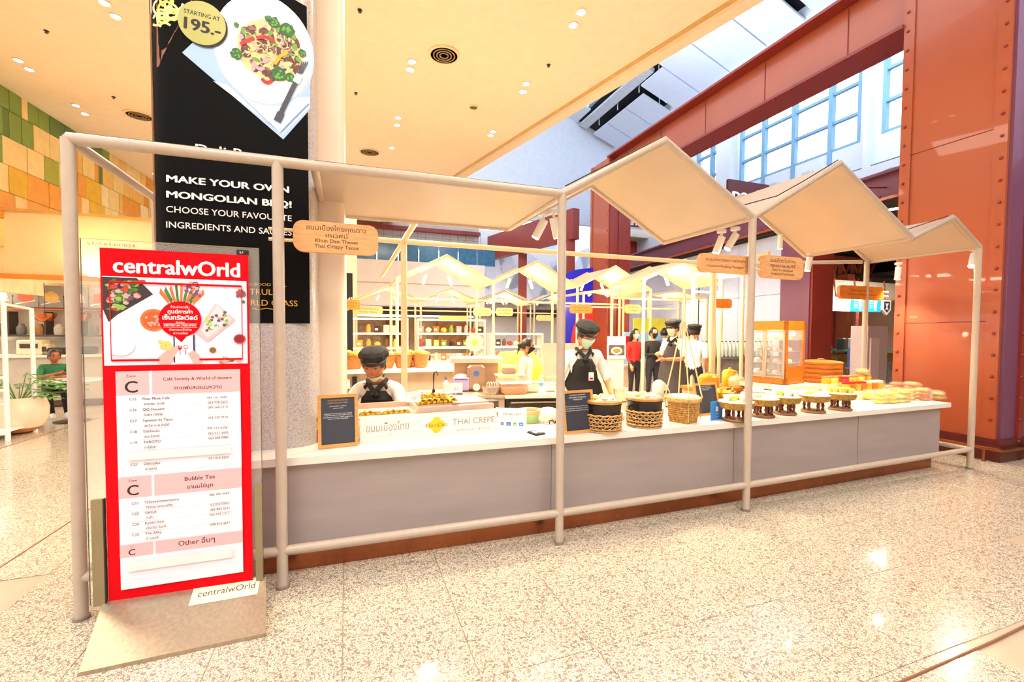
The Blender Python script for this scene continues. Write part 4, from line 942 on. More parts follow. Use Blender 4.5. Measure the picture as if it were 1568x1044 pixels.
# ================= right rear: menu kiosk =================
K=uplane(1262,12.2);ks=thing('menu_kiosk','food kiosk with hanging blue menu screens behind the bamboo steamer','kiosk',K,ANG)
kx=lambda px:onu(K,px)
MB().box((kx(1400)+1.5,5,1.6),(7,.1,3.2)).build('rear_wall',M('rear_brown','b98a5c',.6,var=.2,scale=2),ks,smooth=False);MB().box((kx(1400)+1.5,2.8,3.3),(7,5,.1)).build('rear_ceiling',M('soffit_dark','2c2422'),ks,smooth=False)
for q_ in(.2,1.1,2.0):MB().cyl((kx(1350)+q_,3.0,0),(kx(1350)+q_,3.0,3.2),.22,n=16).build('round_pillar',M('pillar_yellow','e8c070',.5),ks)
MB().box((kx(1400)+1.5,4.6,5.0),(7,.1,3.4)).build('upper_wall',M('kiosk_taupe','cdb29d'),ks,smooth=False)
MB().box(((kx(1250)+kx(1345))/2,1.6,2.6),(kx(1345)-kx(1250)+1,.1,5.4)).build('back_wall',M('kiosk_taupe','cdb29d',.5,var=.04),ks,smooth=False)
kz=lambda py,px=1300:yp(px,py,K.y+.3).z
MB().box(((kx(1250)+kx(1345))/2+.3,.1,kz(445)),(kx(1345)-kx(1250)+1.2,.8,.45)).build('canopy_band',M('kiosk_cream','eadbc8',.5),ks,smooth=False)
for i,(a,b,c) in enumerate(((1249,1263,0),(1263,1276,0),(1276,1299,1),(1299,1322,1))):
    sm_=MB().box(((kx(a)+kx(b))/2,-.4,kz(468)),(kx(b)-kx(a)-.02,.06,kz(458)-kz(478))).build('menu_screen',M('screen_teal','2aa6c9',.3,emit=.55) if c else M('screen_white','f4f4f4',.3,emit=.7),ks,smooth=False)
    ar=Art();ar.y=-.435;cx_=(kx(a)+kx(b))/2;zc=kz(468)
    if c:
        ar.poly(INKW,[(cx_,zc+.13),(cx_+.14,zc+.13),(cx_+.10,zc-.15),(cx_+.03,zc-.15)])
        for j in range(4):ar.rect(INKW,cx_-.17,zc+.1-j*.06,cx_-.03,zc+.115-j*.06)
    else:
        for j in range(4):ar.rect(RED if j==0 else GREY,cx_-.08,zc+.1-j*.06,cx_+.04,zc+.115-j*.06)
    finish_art(ar,'screen_print',sm_)
cx_=kx(1331);zc=kz(470)
MB().prism([(cx_-.17,zc+.2),(cx_+.17,zc+.2),(cx_+.17,zc-.08),(cx_,zc-.22),(cx_-.17,zc-.08)],-.43,-.37,'y').build('shield_board',WHITEP,ks,smooth=False)
ar=Art();ar.y=-.43;ar.poly(M('shield_navy','1c3350',.5),[(cx_-.12,zc+.15),(cx_+.12,zc+.15),(cx_+.12,zc-.06),(cx_,zc-.16),(cx_-.12,zc-.06)]);ar.poly(INKW,[(cx_-.07,zc+.1),(cx_+.07,zc+.1),(cx_+.02,zc),(cx_+.07,zc-.07),(cx_-.07,zc-.07),(cx_-.02,zc)]);finish_art(ar,'shield_print',ks)
for px in(1257,1288,1333):MB().cyl((kx(px),-.38,kz(458)),(kx(px),-.3,kz(430)),.02,n=6).build('hanger',ORANGE,ks)
MB().box(((kx(1312)+kx(1330))/2,.5,1.8),(.3,.3,3)).build('red_pillar',ORANGE,ks,smooth=False);MB().box((kx(1322),.6,1.8),(.3,.3,3)).build('dark_pillar',OXRED,ks,smooth=False)
MB().box(((kx(1240)+kx(1330))/2,-.6,kz(534)),(kx(1330)-kx(1240),.6,.04)).build('counter_top',M('green_glass','3f8a78',.2),ks,smooth=False)
MB().box(((kx(1240)+kx(1330))/2,-.5,kz(545)),(kx(1330)-kx(1240),.5,.2)).build('counter_fringe',M('fringe_gold','8a6a20',.6,var=.4,scale=20),ks,smooth=False)
MB().box(((kx(1240)+kx(1330))/2,-.4,.45),(kx(1330)-kx(1240),.5,.9)).build('counter_body',M('stone_grey','8d8680',.6,var=.25,scale=14),ks,smooth=False)
for i,px in enumerate((1255,1272,1284,1294)):
    MB().bevbox((kx(px),-.6,kz(534)+.16),(.2,.2,.3),.03).build('counter_item',M('kitem%d'%i,('4a3b36','e8ecf6','f4e9e4','5b4a3e')[i],.4),ks)
for px_,vv_ in((1285,-1.2),(1350,1.6),(1300,2.5)):
    q_=K+UD*kx(px_)+VD*vv_;lamp('AREA',(q_.x,q_.y,2.95),65,WARM2,.8)  # lamps added to brighten the dark kiosk, no fittings built
# truss above the kiosk
tr=thing('orange_truss','orange lattice truss above the menu screens','truss',K+VD*.6,ANG)
z0_,z1_=kz(445)+.15,kz(400)+.2
for z in(z0_,z1_):MB().box(((kx(1250)+kx(1372))/2,0,z),(kx(1372)-kx(1250),.12,.12)).build('chord',ORANGE,tr,smooth=False)
for i in range(6):
    x=kx(1256)+i*(kx(1372)-kx(1256))/6;MB().cyl((x,0,z0_),(x+.5,0,z1_),.04,n=6).build('lattice_bar',OXRED if i%2 else ORANGE,tr);MB().cyl((x+.5,0,z0_),(x,0,z1_),.03,n=6).build('lattice_bar',ORANGE,tr)
for px in(1322,1334,1352,1364):MB().box((kx(px),.3,kz(460)),(.09,.09,2.6)).build('truss_post',M('salmon_steel','e0765a',.5),tr,smooth=False)
# grey display panel in front of column
q=gp(1352,650);gp_=thing('grey_plinth_panel','tall pale grey panel box standing left of the big orange column','panel',uplane(1352,8.3),ANG)
hz_=yp(1352,499,8.3).z;ww=(yp(1374,500,8.3).x-yp(1328,500,8.3).x)
MB().box((-.05,.2,hz_/2),(ww*1.0,.3,hz_)).build('panel_box',M('panel_lilac','c9bcc4',.4,var=.02),gp_,smooth=False);MB().box((-ww*.28,.04,hz_/2-.1),(ww*.42,.03,hz_-.25)).build('front_board',M('panel_pale','e2d4d6',.4,var=.02),gp_,smooth=False)
# blue crates
for i,(px,py,lab) in enumerate(((1312,541,'blue plastic crate on top left of the crate stack by the grey panel'),(1323,541,'blue plastic crate on top right of the crate stack by the grey panel'),(1312,556,'blue plastic crate at lower left of the crate stack by the grey panel'),(1323,556,'blue plastic crate at lower right of the crate stack by the grey panel'))):
    p=yp(px,py,10.6);c_=thing('plastic_crate',lab,'crate',p,ANG,'blue crates by the grey panel')
    MB().box((0,0,-.1),(.19,.3,.02)).build('crate_base',M('crate_blue','7a9ef0',.4),c_)
    for dx,dy,sx_,sy_ in((0,-.15,.19,.01),(0,.15,.19,.01),(-.09,0,.01,.3),(.09,0,.01,.3)):MB().box((dx,dy,0),(sx_,sy_,.19)).build('crate_side',M('crate_blue','7a9ef0'),c_)
p=yp(1317,556,10.6);tb=thing('crate_table','small grey-legged table under the blue crates','table',(p.x,p.y,0),ANG)
MB().box((0,0,p.z-.12),(.5,.35,.03)).build('table_top',STEEL,tb)
for dx in(-.22,.22):
    for dy in(-.14,.14):MB().cyl((dx,dy,0),(dx,dy,p.z-.13),.02,n=6).build('leg',AMBER,tb)
# pendant spotlights that the floor mirrors
for i,(px,py) in enumerate(((1213,990),(1347,950))):
    p=gp(px,py,-3.9);z=3.9
    t=thing('bracket_floodlight','bright round floodlight on a bracket of the mezzanine beam, '+('nearer the stall' if i==0 else 'nearer the orange column'),'floodlight',(p.x,p.y,z),0)
    MB().lathe([(.09,0),(.11,.05),(.08,.14),(.03,.17),(0,.17)],n=16).build('housing',WHITEP,t);MB().lathe([(0,.0),(.085,.0)],n=16).build('lamp_lens',M('flood_lens','fff6e6',.5,emit=110,var=0),t)
    MB().cyl((0,0,.15),(BD.y*1.8,-BD.x*1.8,.3),.015,n=6).build('bracket_arm',OXRED,t)
# ================= people =================
def skinmesh(V,E,sub=2):
    me=bpy.data.meshes.new('body');me.from_pydata([v[0] for v in V],E,[]);o=bpy.data.objects.new('body',me);COL.objects.link(o)
    sk=o.modifiers.new('s','SKIN');sk.use_smooth_shade=True
    for i,v in enumerate(V):
        me.skin_vertices[0].data[i].radius=v[1]
    me.skin_vertices[0].data[0].use_root=True
    o.modifiers.new('b','SUBSURF').levels=sub
    dg=bpy.context.evaluated_depsgraph_get();dg.update();r=bpy.data.meshes.new_from_object(o.evaluated_get(dg))
    vs=[tuple(v.co) for v in r.vertices];fs=[tuple(p.vertices) for p in r.polygons]
    bpy.data.objects.remove(o);return vs,fs
def headpt(th,ph,off=0):
    """th 0 top..pi bottom, ph 0=front(-y)"""
    x=math.sin(th)*math.sin(ph);y=-math.sin(th)*math.cos(ph);z=math.cos(th)
    rx_,ry_,rz_=.082+off,.10+off,.124+off
    t=max(0,-z);k=1-.34*t*t
    X=x*rx_*k;Y=y*ry_*(1-.12*t);Z=z*rz_
    if y<0:
        g=lambda a,b,sa,sb:math.exp(-((x-a)/sa)**2-((z-b)/sb)**2)
        Y-=.024*g(0,-.16,.14,.22)*1.0+.008*g(0,-.55,.3,.16)+.010*g(0,-.92,.3,.2)
        Y+=.011*(g(.36,.04,.2,.14)+g(-.36,.04,.2,.14));Y-=.005*(g(.36,.27,.3,.1)+g(-.36,.27,.3,.1))
    return Vector((X,Y,Z))
def headgrid(R,c,off=0,keep=None,n=26,k=20,lim=None):
    vs=[];fs=[]
    for j in range(k+1):
        for i in range(n):
            p=headpt(PI*j/k,2*PI*i/n-PI,off);vs.append(c+R@p)
    for j in range(k):
        for i in range(n):
            th=PI*(j+.5)/k;ph=2*PI*(i+.5)/n-PI
            if keep is None or keep(th,ph):fs.append((j*n+i,(j+1)*n+i,(j+1)*n+(i+1)%n,j*n+(i+1)%n))
    return vs,fs
def hand(m,w,d,side,curl=.5,s=1.):
    """five fingers: w wrist, d pointing direction, side lateral (thumb) direction"""
    d=d.normalized();side=(side-d*side.dot(d)).normalized();n=d.cross(side)
    if n.z>0:n=-n
    m.tube([w-d*.01,w+d*.025*s,w+d*.06*s,w+d*.085*s],[.022*s,.03*s,.034*s,.026*s],8)
    for k,(o_,L) in enumerate(((.027,.066),(.009,.074),(-.009,.069),(-.026,.054))):
        b=w+d*.072*s+side*o_*s;p=[b];dd=d.copy()
        for q in range(3):
            dd=(dd+n*curl*.55).normalized();p.append(p[-1]+dd*L*s/3)
        m.tube(p,[.0095*s,.009*s,.008*s,.006*s],6)
    b=w+d*.02*s+side*.025*s;m.tube([b,b+(side*.7+d*.7)*.03*s,b+(side*.5+d*.9+n*.3)*.058*s],[.012*s,.010*s,.007*s],6)
STD=dict(pelvis=(0,0,.93),waist=(0,0,1.06),chest=(0,0,1.25),nb=(0,.01,1.40),hb=(0,-.005,1.47),head=(0,-.02,1.575),
 shl=(.165,0,1.35),ell=(.21,.02,1.09),wrl=(.20,-.10,.87),shr=(-.165,0,1.35),elr=(-.21,.02,1.09),wrr=(-.20,-.10,.87),
 hil=(.09,0,.88),knl=(.10,-.01,.48),anl=(.10,.02,.08),tol=(.11,-.13,.03),hir=(-.09,0,.88),knr=(-.10,-.01,.48),anr=(-.10,.02,.08),tor=(-.11,-.13,.03))
def person(label,loc,rz,J={},skin=SKIN,shirt=SHIRT,pants=PANTS,sleeve='short',tilt=0,turn=0,s=1.,hat=None,mask=None,apron=None,hair='short',hairm=HAIR,far=False,hands=True,collar=None,badge=False,group=None,mask_low=False):
    P={k:Vector(v) for k,v in STD.items()};P.update({k:Vector(v) for k,v in J.items()})
    t=thing('person',label,'person',loc,rz,group);t.scale=(s,s,s)
    names=['pelvis','waist','chest','nb','hb','shl','ell','wrl','shr','elr','wrr','hil','knl','anl','tol','hir','knr','anr','tor']
    rad=dict(pelvis=(.135,.105),waist=(.115,.09),chest=(.155,.115),nb=(.062,.055),hb=(.048,.048),shl=(.07,.066),ell=(.042,.042),wrl=(.026,.024),hil=(.088,.088),knl=(.056,.056),anl=(.037,.04),tol=(.036,.028))
    for a in('sh','el','wr','hi','kn','an','to'):rad[a+'r']=rad[a+'l']
    ix={n:i for i,n in enumerate(names)}
    ed_=[('pelvis','waist'),('waist','chest'),('chest','nb'),('nb','hb'),('chest','shl'),('shl','ell'),('ell','wrl'),('chest','shr'),('shr','elr'),('elr','wrr'),('pelvis','hil'),('hil','knl'),('knl','anl'),('anl','tol'),('pelvis','hir'),('hir','knr'),('knr','anr'),('anr','tor')]
    vs,fs=skinmesh([(P[n],rad[n]) for n in names],[(ix[a],ix[b]) for a,b in ed_],1 if far else 2)
    m=MB();mi=[skin,shirt,pants,M('shoe_white','e8e4dc',.5)]
    for q in mi:m.mat(q)
    o=0;m.v+=vs
    def segd(p,a,b):
        ab=b-a;u_=max(0,min(1,(p-a).dot(ab)/ab.length_squared));return (p-a-ab*u_).length,u_
    for f in fs:
        c=sum((Vector(vs[i]) for i in f),Vector())/len(f);best=None
        for a,b in ed_:
            d,u_=segd(c,P[a],P[b]);d-=(rad[a][0]*(1-u_)+rad[b][0]*u_)*.5
            if best is None or d<best[0]:best=(d,a,b,u_)
        _,a,b,u_=best
        if a=='nb':k=0 if u_>.25 else 1
        elif a[:2]=='sh':k=1 if (sleeve=='long' or u_<.85) else 0
        elif a[:2]=='el':k=1 if (sleeve=='long' and u_<.9) else 0
        elif a[:2] in('hi','kn') or b[:2]=='hi':k=2
        elif a[:2]=='an':k=3
        elif a=='pelvis':k=1 if u_>.1 else 2
        else:k=1
        m.f.append(f);m.m.append(k)
    m.mat(skin);R=Euler((tilt,0,turn)).to_matrix();hc=P['head']
    R=Matrix.Rotation(turn,3,'Z')@Matrix.Rotation(tilt,3,'X')
    hv,hf=headgrid(R,hc,0,None,18 if far else 28,14 if far else 22);m.add(hv,hf)
    for e in(-1,1):m.ball(hc+R@Vector((e*.077,.008,-.01)),.03,8,6,(.35,.7,1.1))
    if hands:
        for w,el,sd in(('wrl','ell',-1),('wrr','elr',1)):
            hand(m,P[w],(P[w]-P[el])+Vector((0,0,-.0)),Vector((sd,-.3,0)),.5)
    m.build('body',parent=t,ang=180)
    EY=M('eye_dark','1a1210',.3);BR=M('brow','1d1412',.7);LP=M('lips','a8564a',.5)
    if not far or True:
        e_=MB()
        for s_ in(-1,1):
            p=hc+R@(headpt(PI/2-.03,s_*.37)+Vector((0,-.0015,0)));e_.ball(p,.011,8,5,(1.3,.4,.5 if tilt>.2 else .8),Matrix.to_euler(R))
        e_.build('eyes',EY,t)
        e_=MB()
        for s_ in(-1,1):e_.tube([hc+R@(headpt(PI/2-.25,s_*q,.002)) for q in(.18,.38,.58)],.004,5)
        e_.build('eyebrows',BR,t)
        if not mask or mask_low:e_=MB();e_.ball(hc+R@(headpt(PI/2+.56,0)+Vector((0,.001,0))),.02,8,5,(1.2,.35,.4),R.to_euler());e_.build('lips',LP,t)
    if mask:
        lo,hi=(PI/2+.62,PI/2+1.3) if mask_low else (PI/2+.06,PI/2+1.22)
        hv,hf=headgrid(R,hc,.008,lambda th,ph:lo<th<hi and abs(ph)<(1.05 if not mask_low else 1.3),32,26);k=MB().add(hv,hf)
        for s_ in(-1,1):k.tube([hc+R@headpt(PI/2+.3,s_*1.0,.008),hc+R@Vector((s_*.083,.012,.02))],.0025,4)
        k.build('face_mask',mask,t)
    if hair:
        if hair=='bald':pass
        else:
            hv,hf=headgrid(R,hc,.011,lambda th,ph:(th<.80 if abs(ph)<.95 else th<(1.55 if abs(ph)<1.5 else 2.05)),28,22);k=MB().add(hv,hf)
            if hair=='long':
                for i in range(7):
                    a_=PI/2+ (i-3)*.5;p0=hc+R@Vector((.075*math.cos(a_),.06*math.sin(a_)+.015,.02));k.tube([p0,p0+Vector((.02*math.cos(a_),.03,-.15)),p0+Vector((.01*math.cos(a_),.02,-.34))],[.034,.04,.014],7)
            if hair=='bun':k.ball(hc+R@Vector((0,.115,-.02)),.05,10,8,jit=.06);k.tube([hc+R@Vector((0,.13,-.05)),hc+R@Vector((0,.14,-.16))],[.02,.008],6)
            k.build('hair',hairm,t)
    if hat:
        k=MB();n=28
        prof=[(.9,.045,0),(.93,.075,0),(1.18,.10,.05),(1.22,.135,.06),(1.02,.165,.05),(.55,.18,.02),(0,.182,0)]
        vs_=[]
        for r_,z_,pl_ in prof:
            for i in range(n):
                a_=2*PI*i/n;q=r_*(1+pl_*math.sin(a_*9)*.9);vs_.append(hc+R@Vector((.094*q*math.sin(a_),.111*q*math.cos(a_)+.014,z_*.84-.002*math.cos(a_)*-1-.01)))
        k.add(vs_,[(j*n+i,j*n+(i+1)%n,j*n+n+(i+1)%n,j*n+n+i) for j in range(len(prof)-1) for i in range(n)])
        k.build('chef_cap',hat,t)
        k=MB();k.tube([hc+R@Vector((.092*math.sin(2*PI*i/20),.11*math.cos(2*PI*i/20)+.012,.052-.02*math.cos(2*PI*i/20)*-1)) for i in range(20)],.014,6,True);k.build('cap_band',M('cap_band','0f0e0f',.5),t)
    if apron:
        # bib and skirt as one curved sheet standing a little off the body
        k=MB();rows_=[];pv,wa,chv=P['pelvis'],P['waist'],P['chest']
        low=pv+Vector((0,-.05 if pv.z>.8 else -.3,-.40 if pv.z>.8 else -.03))
        for c_,w_,dd in((chv+Vector((0,0,.07)),.09,.118),(chv,.125,.132),(wa+Vector((0,0,.06)),.165,.125),(wa,.20,.125),(pv,.23,.145),(low,.25,.155)):
            rows_.append([c_+Vector((w_*math.sin(q*1.1)/math.sin(1.1),-dd*math.cos(q*1.1)*1.02,0)) for q in [i/4-1 for i in range(9)]])
        n=9;vv=[p for r_ in rows_ for p in r_];nv=len(vv);vv2=[p+Vector((0,.006,0)) for p in vv]
        ff=[(j*n+i,j*n+i+1,j*n+n+i+1,j*n+n+i) for j in range(len(rows_)-1) for i in range(n-1)]
        k.add(vv+vv2,ff+[tuple(i+nv for i in reversed(f)) for f in ff]);k.build('apron',apron,t)
        k=MB()
        for s_ in(-1,1):k.tube([rows_[0][4+s_*4]+Vector((0,.0,0)),P['nb']+Vector((s_*.085,-.065,-.03)),P['nb']+Vector((s_*.07,.03,.012))],.014,6)
        k.build('apron_strap',apron,t)
    if collar:
        k=MB();nb=P['nb'];k.tube([nb+Vector((.075,.0,.025)),nb+Vector((.06,-.06,.0)),nb+Vector((-.02,-.115,-.09))],.02,6);k.tube([nb+Vector((-.075,.0,.025)),nb+Vector((-.06,-.06,.0)),nb+Vector((.03,-.118,-.10))],.02,6)
        k.build('collar',collar,t)
    if badge:
        p=P['chest']+Vector((.05,-.15,-.10));k=MB();k.box(p,(.05,.004,.08));k.build('name_badge',INKW,t);k=MB();k.box(p+Vector((0,-.003,-.02)),(.035,.002,.02));k.build('badge_print',RED,t)
        MB().cyl(p+Vector((0,0,.04)),p+Vector((.0,.02,.12)),.003,n=5).build('badge_clip',DSTEEL,t)
    return t
def at(px,v):
    p=sp(px,520,v)[0];return Vector((p.x,p.y,0))
FA=ANG  # facing the front of the stall
sit=dict(pelvis=(0,.02,.50),waist=(0,.0,.63),chest=(0,-.06,.81),nb=(0,-.10,.94),hb=(0,-.15,1.0),head=(0,-.20,1.09),shl=(.165,-.08,.90),shr=(-.165,-.08,.90),ell=(.22,-.2,.72),elr=(-.22,-.2,.72),wrl=(.1,-.38,.74),wrr=(-.1,-.38,.74),
 hil=(.09,0,.48),hir=(-.09,0,.48),knl=(.11,-.28,.48),knr=(-.11,-.28,.48),anl=(.11,-.25,.08),anr=(-.11,-.25,.08),tol=(.11,-.38,.03),tor=(-.11,-.38,.03))
A_=at(582,1.30);A_.z=.09;person('seated woman in black cap and white jacket, head bowed over the crepe griddle',A_,.05,sit,skin=SKIN2,tilt=.28,hat=M('cap_black','0e0c0d',.8),mask=MASK,mask_low=True,apron=APRON,collar=APRON,s=1.1)
stl=thing('stool','round stool under the seated cook in the crepe kitchen','stool',(A_.x,A_.y,0),0)
MB().lathe([(.0,.42),(.17,.42),(.18,.44),(.17,.46),(0,.46)],n=18).build('seat',BLACK,stl)
for i in range(4):
    a_=PI/4+i*PI/2;MB().cyl((.1*math.cos(a_),.1*math.sin(a_),.43),(.17*math.cos(a_),.17*math.sin(a_),0),.012,n=6).build('leg',DSTEEL,stl)
lean=dict(chest=(0,-.05,1.25),nb=(0,-.08,1.40),hb=(0,-.11,1.46),head=(.01,-.15,1.555),shl=(.165,-.06,1.35),shr=(-.165,-.06,1.35),ell=(.26,-.10,1.07),elr=(-.25,-.08,1.07),wrl=(.21,-.36,.98),wrr=(-.20,-.32,.95))
person('masked woman in black puffed cap and apron bent over the rice pots',at(890,1.12),.12,lean,skin=SKIN,tilt=.42,turn=.25,hat=M('cap_black','0e0c0d'),mask=MASK,apron=APRON,collar=APRON,badge=True,hair='short',s=1.0)
sidep=dict(ell=(.2,-.08,1.09),wrl=(.06,-.33,1.09),elr=(-.2,-.08,1.1),wrr=(-.04,-.36,1.16),nb=(0,-.02,1.4),head=(0,-.05,1.57))
person('masked cook in black cap and glasses facing left behind the shoulder-pole basket',at(1033,3.1),-.95,sidep,skin=SKIN,tilt=.2,hat=M('cap_black','0e0c0d'),mask=MASK,apron=M('apron_grey','3d3636',.7),collar=APRON,s=1.06)
person('cook in black cap seen from behind, right of the masked cook with glasses',at(1063,3.4),2.4,{},skin=SKIN,hat=M('cap_black','0e0c0d'),s=1.02,pants=PANTS,apron=None)
p=yp(806,520,6.3);person('woman with black hair bun and pale shirt by the yellow cloth, facing right',(p.x,p.y,-.0),1.25,dict(),skin=SKIN,shirt=M('shirt_cream','efe0cf',.7),tilt=.2,mask=M('mask_black','1b1b20',.8),hair='bun',s=.885)
def pf(lab,px,Y,rz,s_,**k):
    p=yp(px,500,Y);return person(lab,(p.x,p.y,0),rz,skin=k.pop('skin',SKIN3),s=s_,far=True,**k)
fold=dict(ell=(.22,-.02,1.1),wrl=(.02,-.2,1.14),elr=(-.22,-.02,1.1),wrr=(-.02,-.22,1.12))
pf('long-haired masked woman in a red jacket standing by the hoarding',972,10.2,.5,.985,shirt=M('red_jacket','d8281e',.7),sleeve='long',hair='long',mask=M('mask_pale','efd8cc',.8))
pf('man in black shirt and black mask with folded arms by the hoarding',1000,10.0,.35,1.0,shirt=M('shirt_black','1e1c20',.7),sleeve='long',mask=M('mask_black','1b1b20'),J=fold)
pf('person in a blue denim jacket turned away behind the man in black',1017,10.9,2.2,1.0,shirt=M('denim','3c64a0',.8,var=.2),sleeve='long')
pf('dark-haired visitor behind the cook with glasses, only head and pale shoulder showing',1057,9.6,2.9,1.0,shirt=M('shirt_beige','e5cdb8',.7),sleeve='long')
pf('staff in dark shirt behind the green glass kiosk counter',1303,12.9,.3,.93,shirt=M('shirt_black','1e1c20'),J=lean)
pf('staff in white shirt bending at the green glass kiosk counter',1318,12.4,-.8,.9,shirt=SHIRT,J=lean)
p=yp(628,563,7.9);person('dark-haired person bending low behind the tall cream post',(p.x,p.y,-.0),.4,sit,skin=SKIN,tilt=.5,far=True,s=.98)
gq=yp(84,565,8.3);gs=dict(sit);gs.update(chest=(0,-.03,.80),nb=(0,-.05,.95),hb=(0,-.07,1.01),head=(0,-.09,1.10),shl=(.17,-.04,.90),shr=(-.17,-.04,.90),ell=(.24,-.2,.72),elr=(-.2,-.22,.72),wrl=(.02,-.42,.74),wrr=(.06,-.38,.8),knl=(.12,-.42,.5),knr=(-.08,-.42,.5),anl=(.16,-.52,.08),anr=(-.02,-.5,.08),tol=(.18,-.66,.03),tor=(-.01,-.64,.03))
person('seated woman in a green polo shirt leaning at a white cafe table',(gq.x,gq.y,0),.75,gs,skin=SKIN2,shirt=M('green_polo','2f7a4a',.7,var=.1),pants=M('black_trousers','141216',.8),tilt=.05,turn=.3,hair='bun',hairm=M('brown_hair','3a2418',.5))
chn=thing('cafe_chair','brown wooden cafe chair under the woman in green','chair',(gq.x,gq.y,0),.75)
MB().bevbox((0,.02,.40),(.42,.42,.04),.01).build('seat',M('chair_tan','a87c50',.5),chn);MB().bevbox((0,.24,.68),(.4,.03,.3),.008).build('backrest',M('chair_tan','a87c50'),chn)
for x in(-.18,.18):
    for y in(-.16,.22):MB().cyl((x,y,0),(x,y,.39 if y<0 else .8),.015,n=6).build('leg',DSTEEL,chn)
tq=yp(100,578,7.75);tbq=thing('cafe_table','round white cafe table in front of the woman in green','table',(tq.x+.1,tq.y,0))
MB().lathe([(0,.70),(.42,.70),(.43,.715),(.42,.73),(0,.73)],n=32).build('tabletop',WHITE,tbq);MB().cyl((0,0,.02),(0,0,.70),.03).build('pedestal',DSTEEL,tbq);MB().lathe([(.25,0),(.25,.015),(.05,.03),(0,.03)],n=24).build('base_plate',DSTEEL,tbq)
# ================= things on the worktop =================
def on(px,py,z=ZC):return gp(px,py,z)
def easel(x0,y0,x1,y1,yt,lab,lines,tiltb=.12,small=False,slate=SLATE):
    a=on(x0,y0);b=on(x1,y1);w_=(b-a).length;h_=(yp(x0,yt,a.y).z-ZC);d=(b-a);rz=math.atan2(d.y,d.x)
    t=thing('menu_card',lab,'sign',(a.x+d.x/2,a.y+d.y/2,ZC+.004),rz);t.rotation_euler=(-tiltb,0,rz)
    fw=.022
    for s_ in(-1,1):MB().box((s_*(w_/2-fw/2),0,h_/2),(fw,.018,h_)).build('frame_side',WOODF,t,smooth=False)
    for z in(fw/2,h_-fw/2):MB().box((0,0,z),(w_-2*fw,.018,fw)).build('frame_rail',WOODF,t,smooth=False)
    MB().box((0,.003,h_/2),(w_-2*fw,.008,h_-2*fw)).build('print_board',slate,t,smooth=False)
    MB().box((0,.06,h_*.35),(.03,.1,.01),rx=-.9).build('rear_strut',WOODF,t,smooth=False)
    ar=Art(.00005);ar.y=-.0012
    for k,(s_,z,hh,ww,mm) in enumerate(lines):ar.text(mm,s_,0,h_*z,h=hh,w=w_*ww,align='c')
    finish_art(ar,'lettering',t);return t
LN=[('ขนมเบื้องไทยคุณดาว',.88,.009,.5,GOLDI),('KHUN DAO THAI CREPE',.83,.009,.5,GOLDI),('แป้งกรอบไส้หวานไส้เค็ม',.77,.006,.42,INKW),('since 1979',.73,.006,.25,INKW),('Crispy pancake with sweet cream, coconut',.63,.007,.7,INKW),('and golden egg threads, made to order',.60,.007,.7,INKW),('ขนมเบื้องไทย ไส้หวาน ไส้เค็ม สูตรโบราณ',.56,.007,.74,INKW),('folded warm from the griddle',.53,.007,.5,INKW)]
easel(487,688,549,682,607,'wooden framed dark menu card standing at the left end of the worktop',LN)
LN2=[('ขนมครก ทองหล่อ',.88,.010,.5,INKW),('COCONUT PUDDING',.82,.010,.55,INKW),('THONGLOR',.77,.010,.3,INKW),('Soft coconut puddings cooked in clay pans',.62,.007,.8,INKW),('over gentle heat, crisp edge, creamy heart',.57,.007,.8,INKW),('ขนมครกกะทิสด หอมมัน กรอบนอกนุ่มใน',.52,.007,.8,INKW)]
easel(864,666,911,661,600,'wooden framed dark menu card beside the second front post, left of the black pots',LN2,.15)
easel(1068,652-14,1103,634,588,'tilted wooden framed menu card behind the tall woven basket',LN2[:3],.2)
# red snack box behind the first frame
p=on(484,682);t=thing('snack_box','small orange-red snack box squeezed behind the leftmost framed card','box',p+VD*.12,ANG)
MB().bevbox((0,0,.09),(.07,.05,.18),.006).build('box_body',M('snack_red','c2502a',.4,var=.3,scale=40),t);MB().box((0,-.027,.12),(.05,.004,.06)).build('box_print',YEL2,t)
# crepe display
pa,pb_=on(551,679),on(760,660);pc_=on(806,661)
def boardsign(a,b,h_,mat,lab,cat,name,th=.015):
    d=b-a;t=thing(name,lab,cat,(a.x+d.x/2,a.y+d.y/2,ZC),math.atan2(d.y,d.x));MB().box((0,0,h_/2),(d.length,th,h_)).build('board',mat,t,smooth=False);return t,d.length
hb_=yp(551,640,pa.y).z-ZC
bs_,bw=boardsign(pa,pb_,hb_,M('cream_board','f6ece2',.35,var=.02),'long cream crepe sign board with yellow flower emblem','sign','crepe_sign_board')
bs_['label']='long cream THAI CREPE sign board with yellow flower emblem on the worktop'
ar=Art(.0001);ar.y=-.008;TXG=M('ink_taupe','9d8576',.5,var=0)
ar.text(TXG,'ขนมเบื้องไทย',-bw*.46,hb_*.42,h=hb_*.32,w=bw*.29);ar.text(M('ink_faint','c9b6a8',.5,var=0),'Since 1979',-bw*.38,hb_*.2,h=hb_*.09)
for i in range(4):
    a_=PI/4*0+i*PI/2;ar.ell(M('emblem_yellow','f2c81e',.45,var=.04),0.0+.032*math.cos(a_)+bw*.03,hb_*.5+.03*math.sin(a_),.034,.034,20)
ar.text(M('ink_brown','8a6a2c',.5,var=0),'KhunDao',bw*.03,hb_*.42,h=hb_*.18,align='c');ar.text(TXG,'THAI CREPE',bw*.15,hb_*.44,h=hb_*.26,w=bw*.33)
for i,s_ in enumerate(('1979 Thai Crepe','Khun Dao')):
    ar.ell(TXG,bw*(.19+.17*i),hb_*.2,.006,.006,12);ar.text(TXG,s_,bw*(.205+.17*i),hb_*.17,h=hb_*.07)
finish_art(ar,'lettering',bs_)
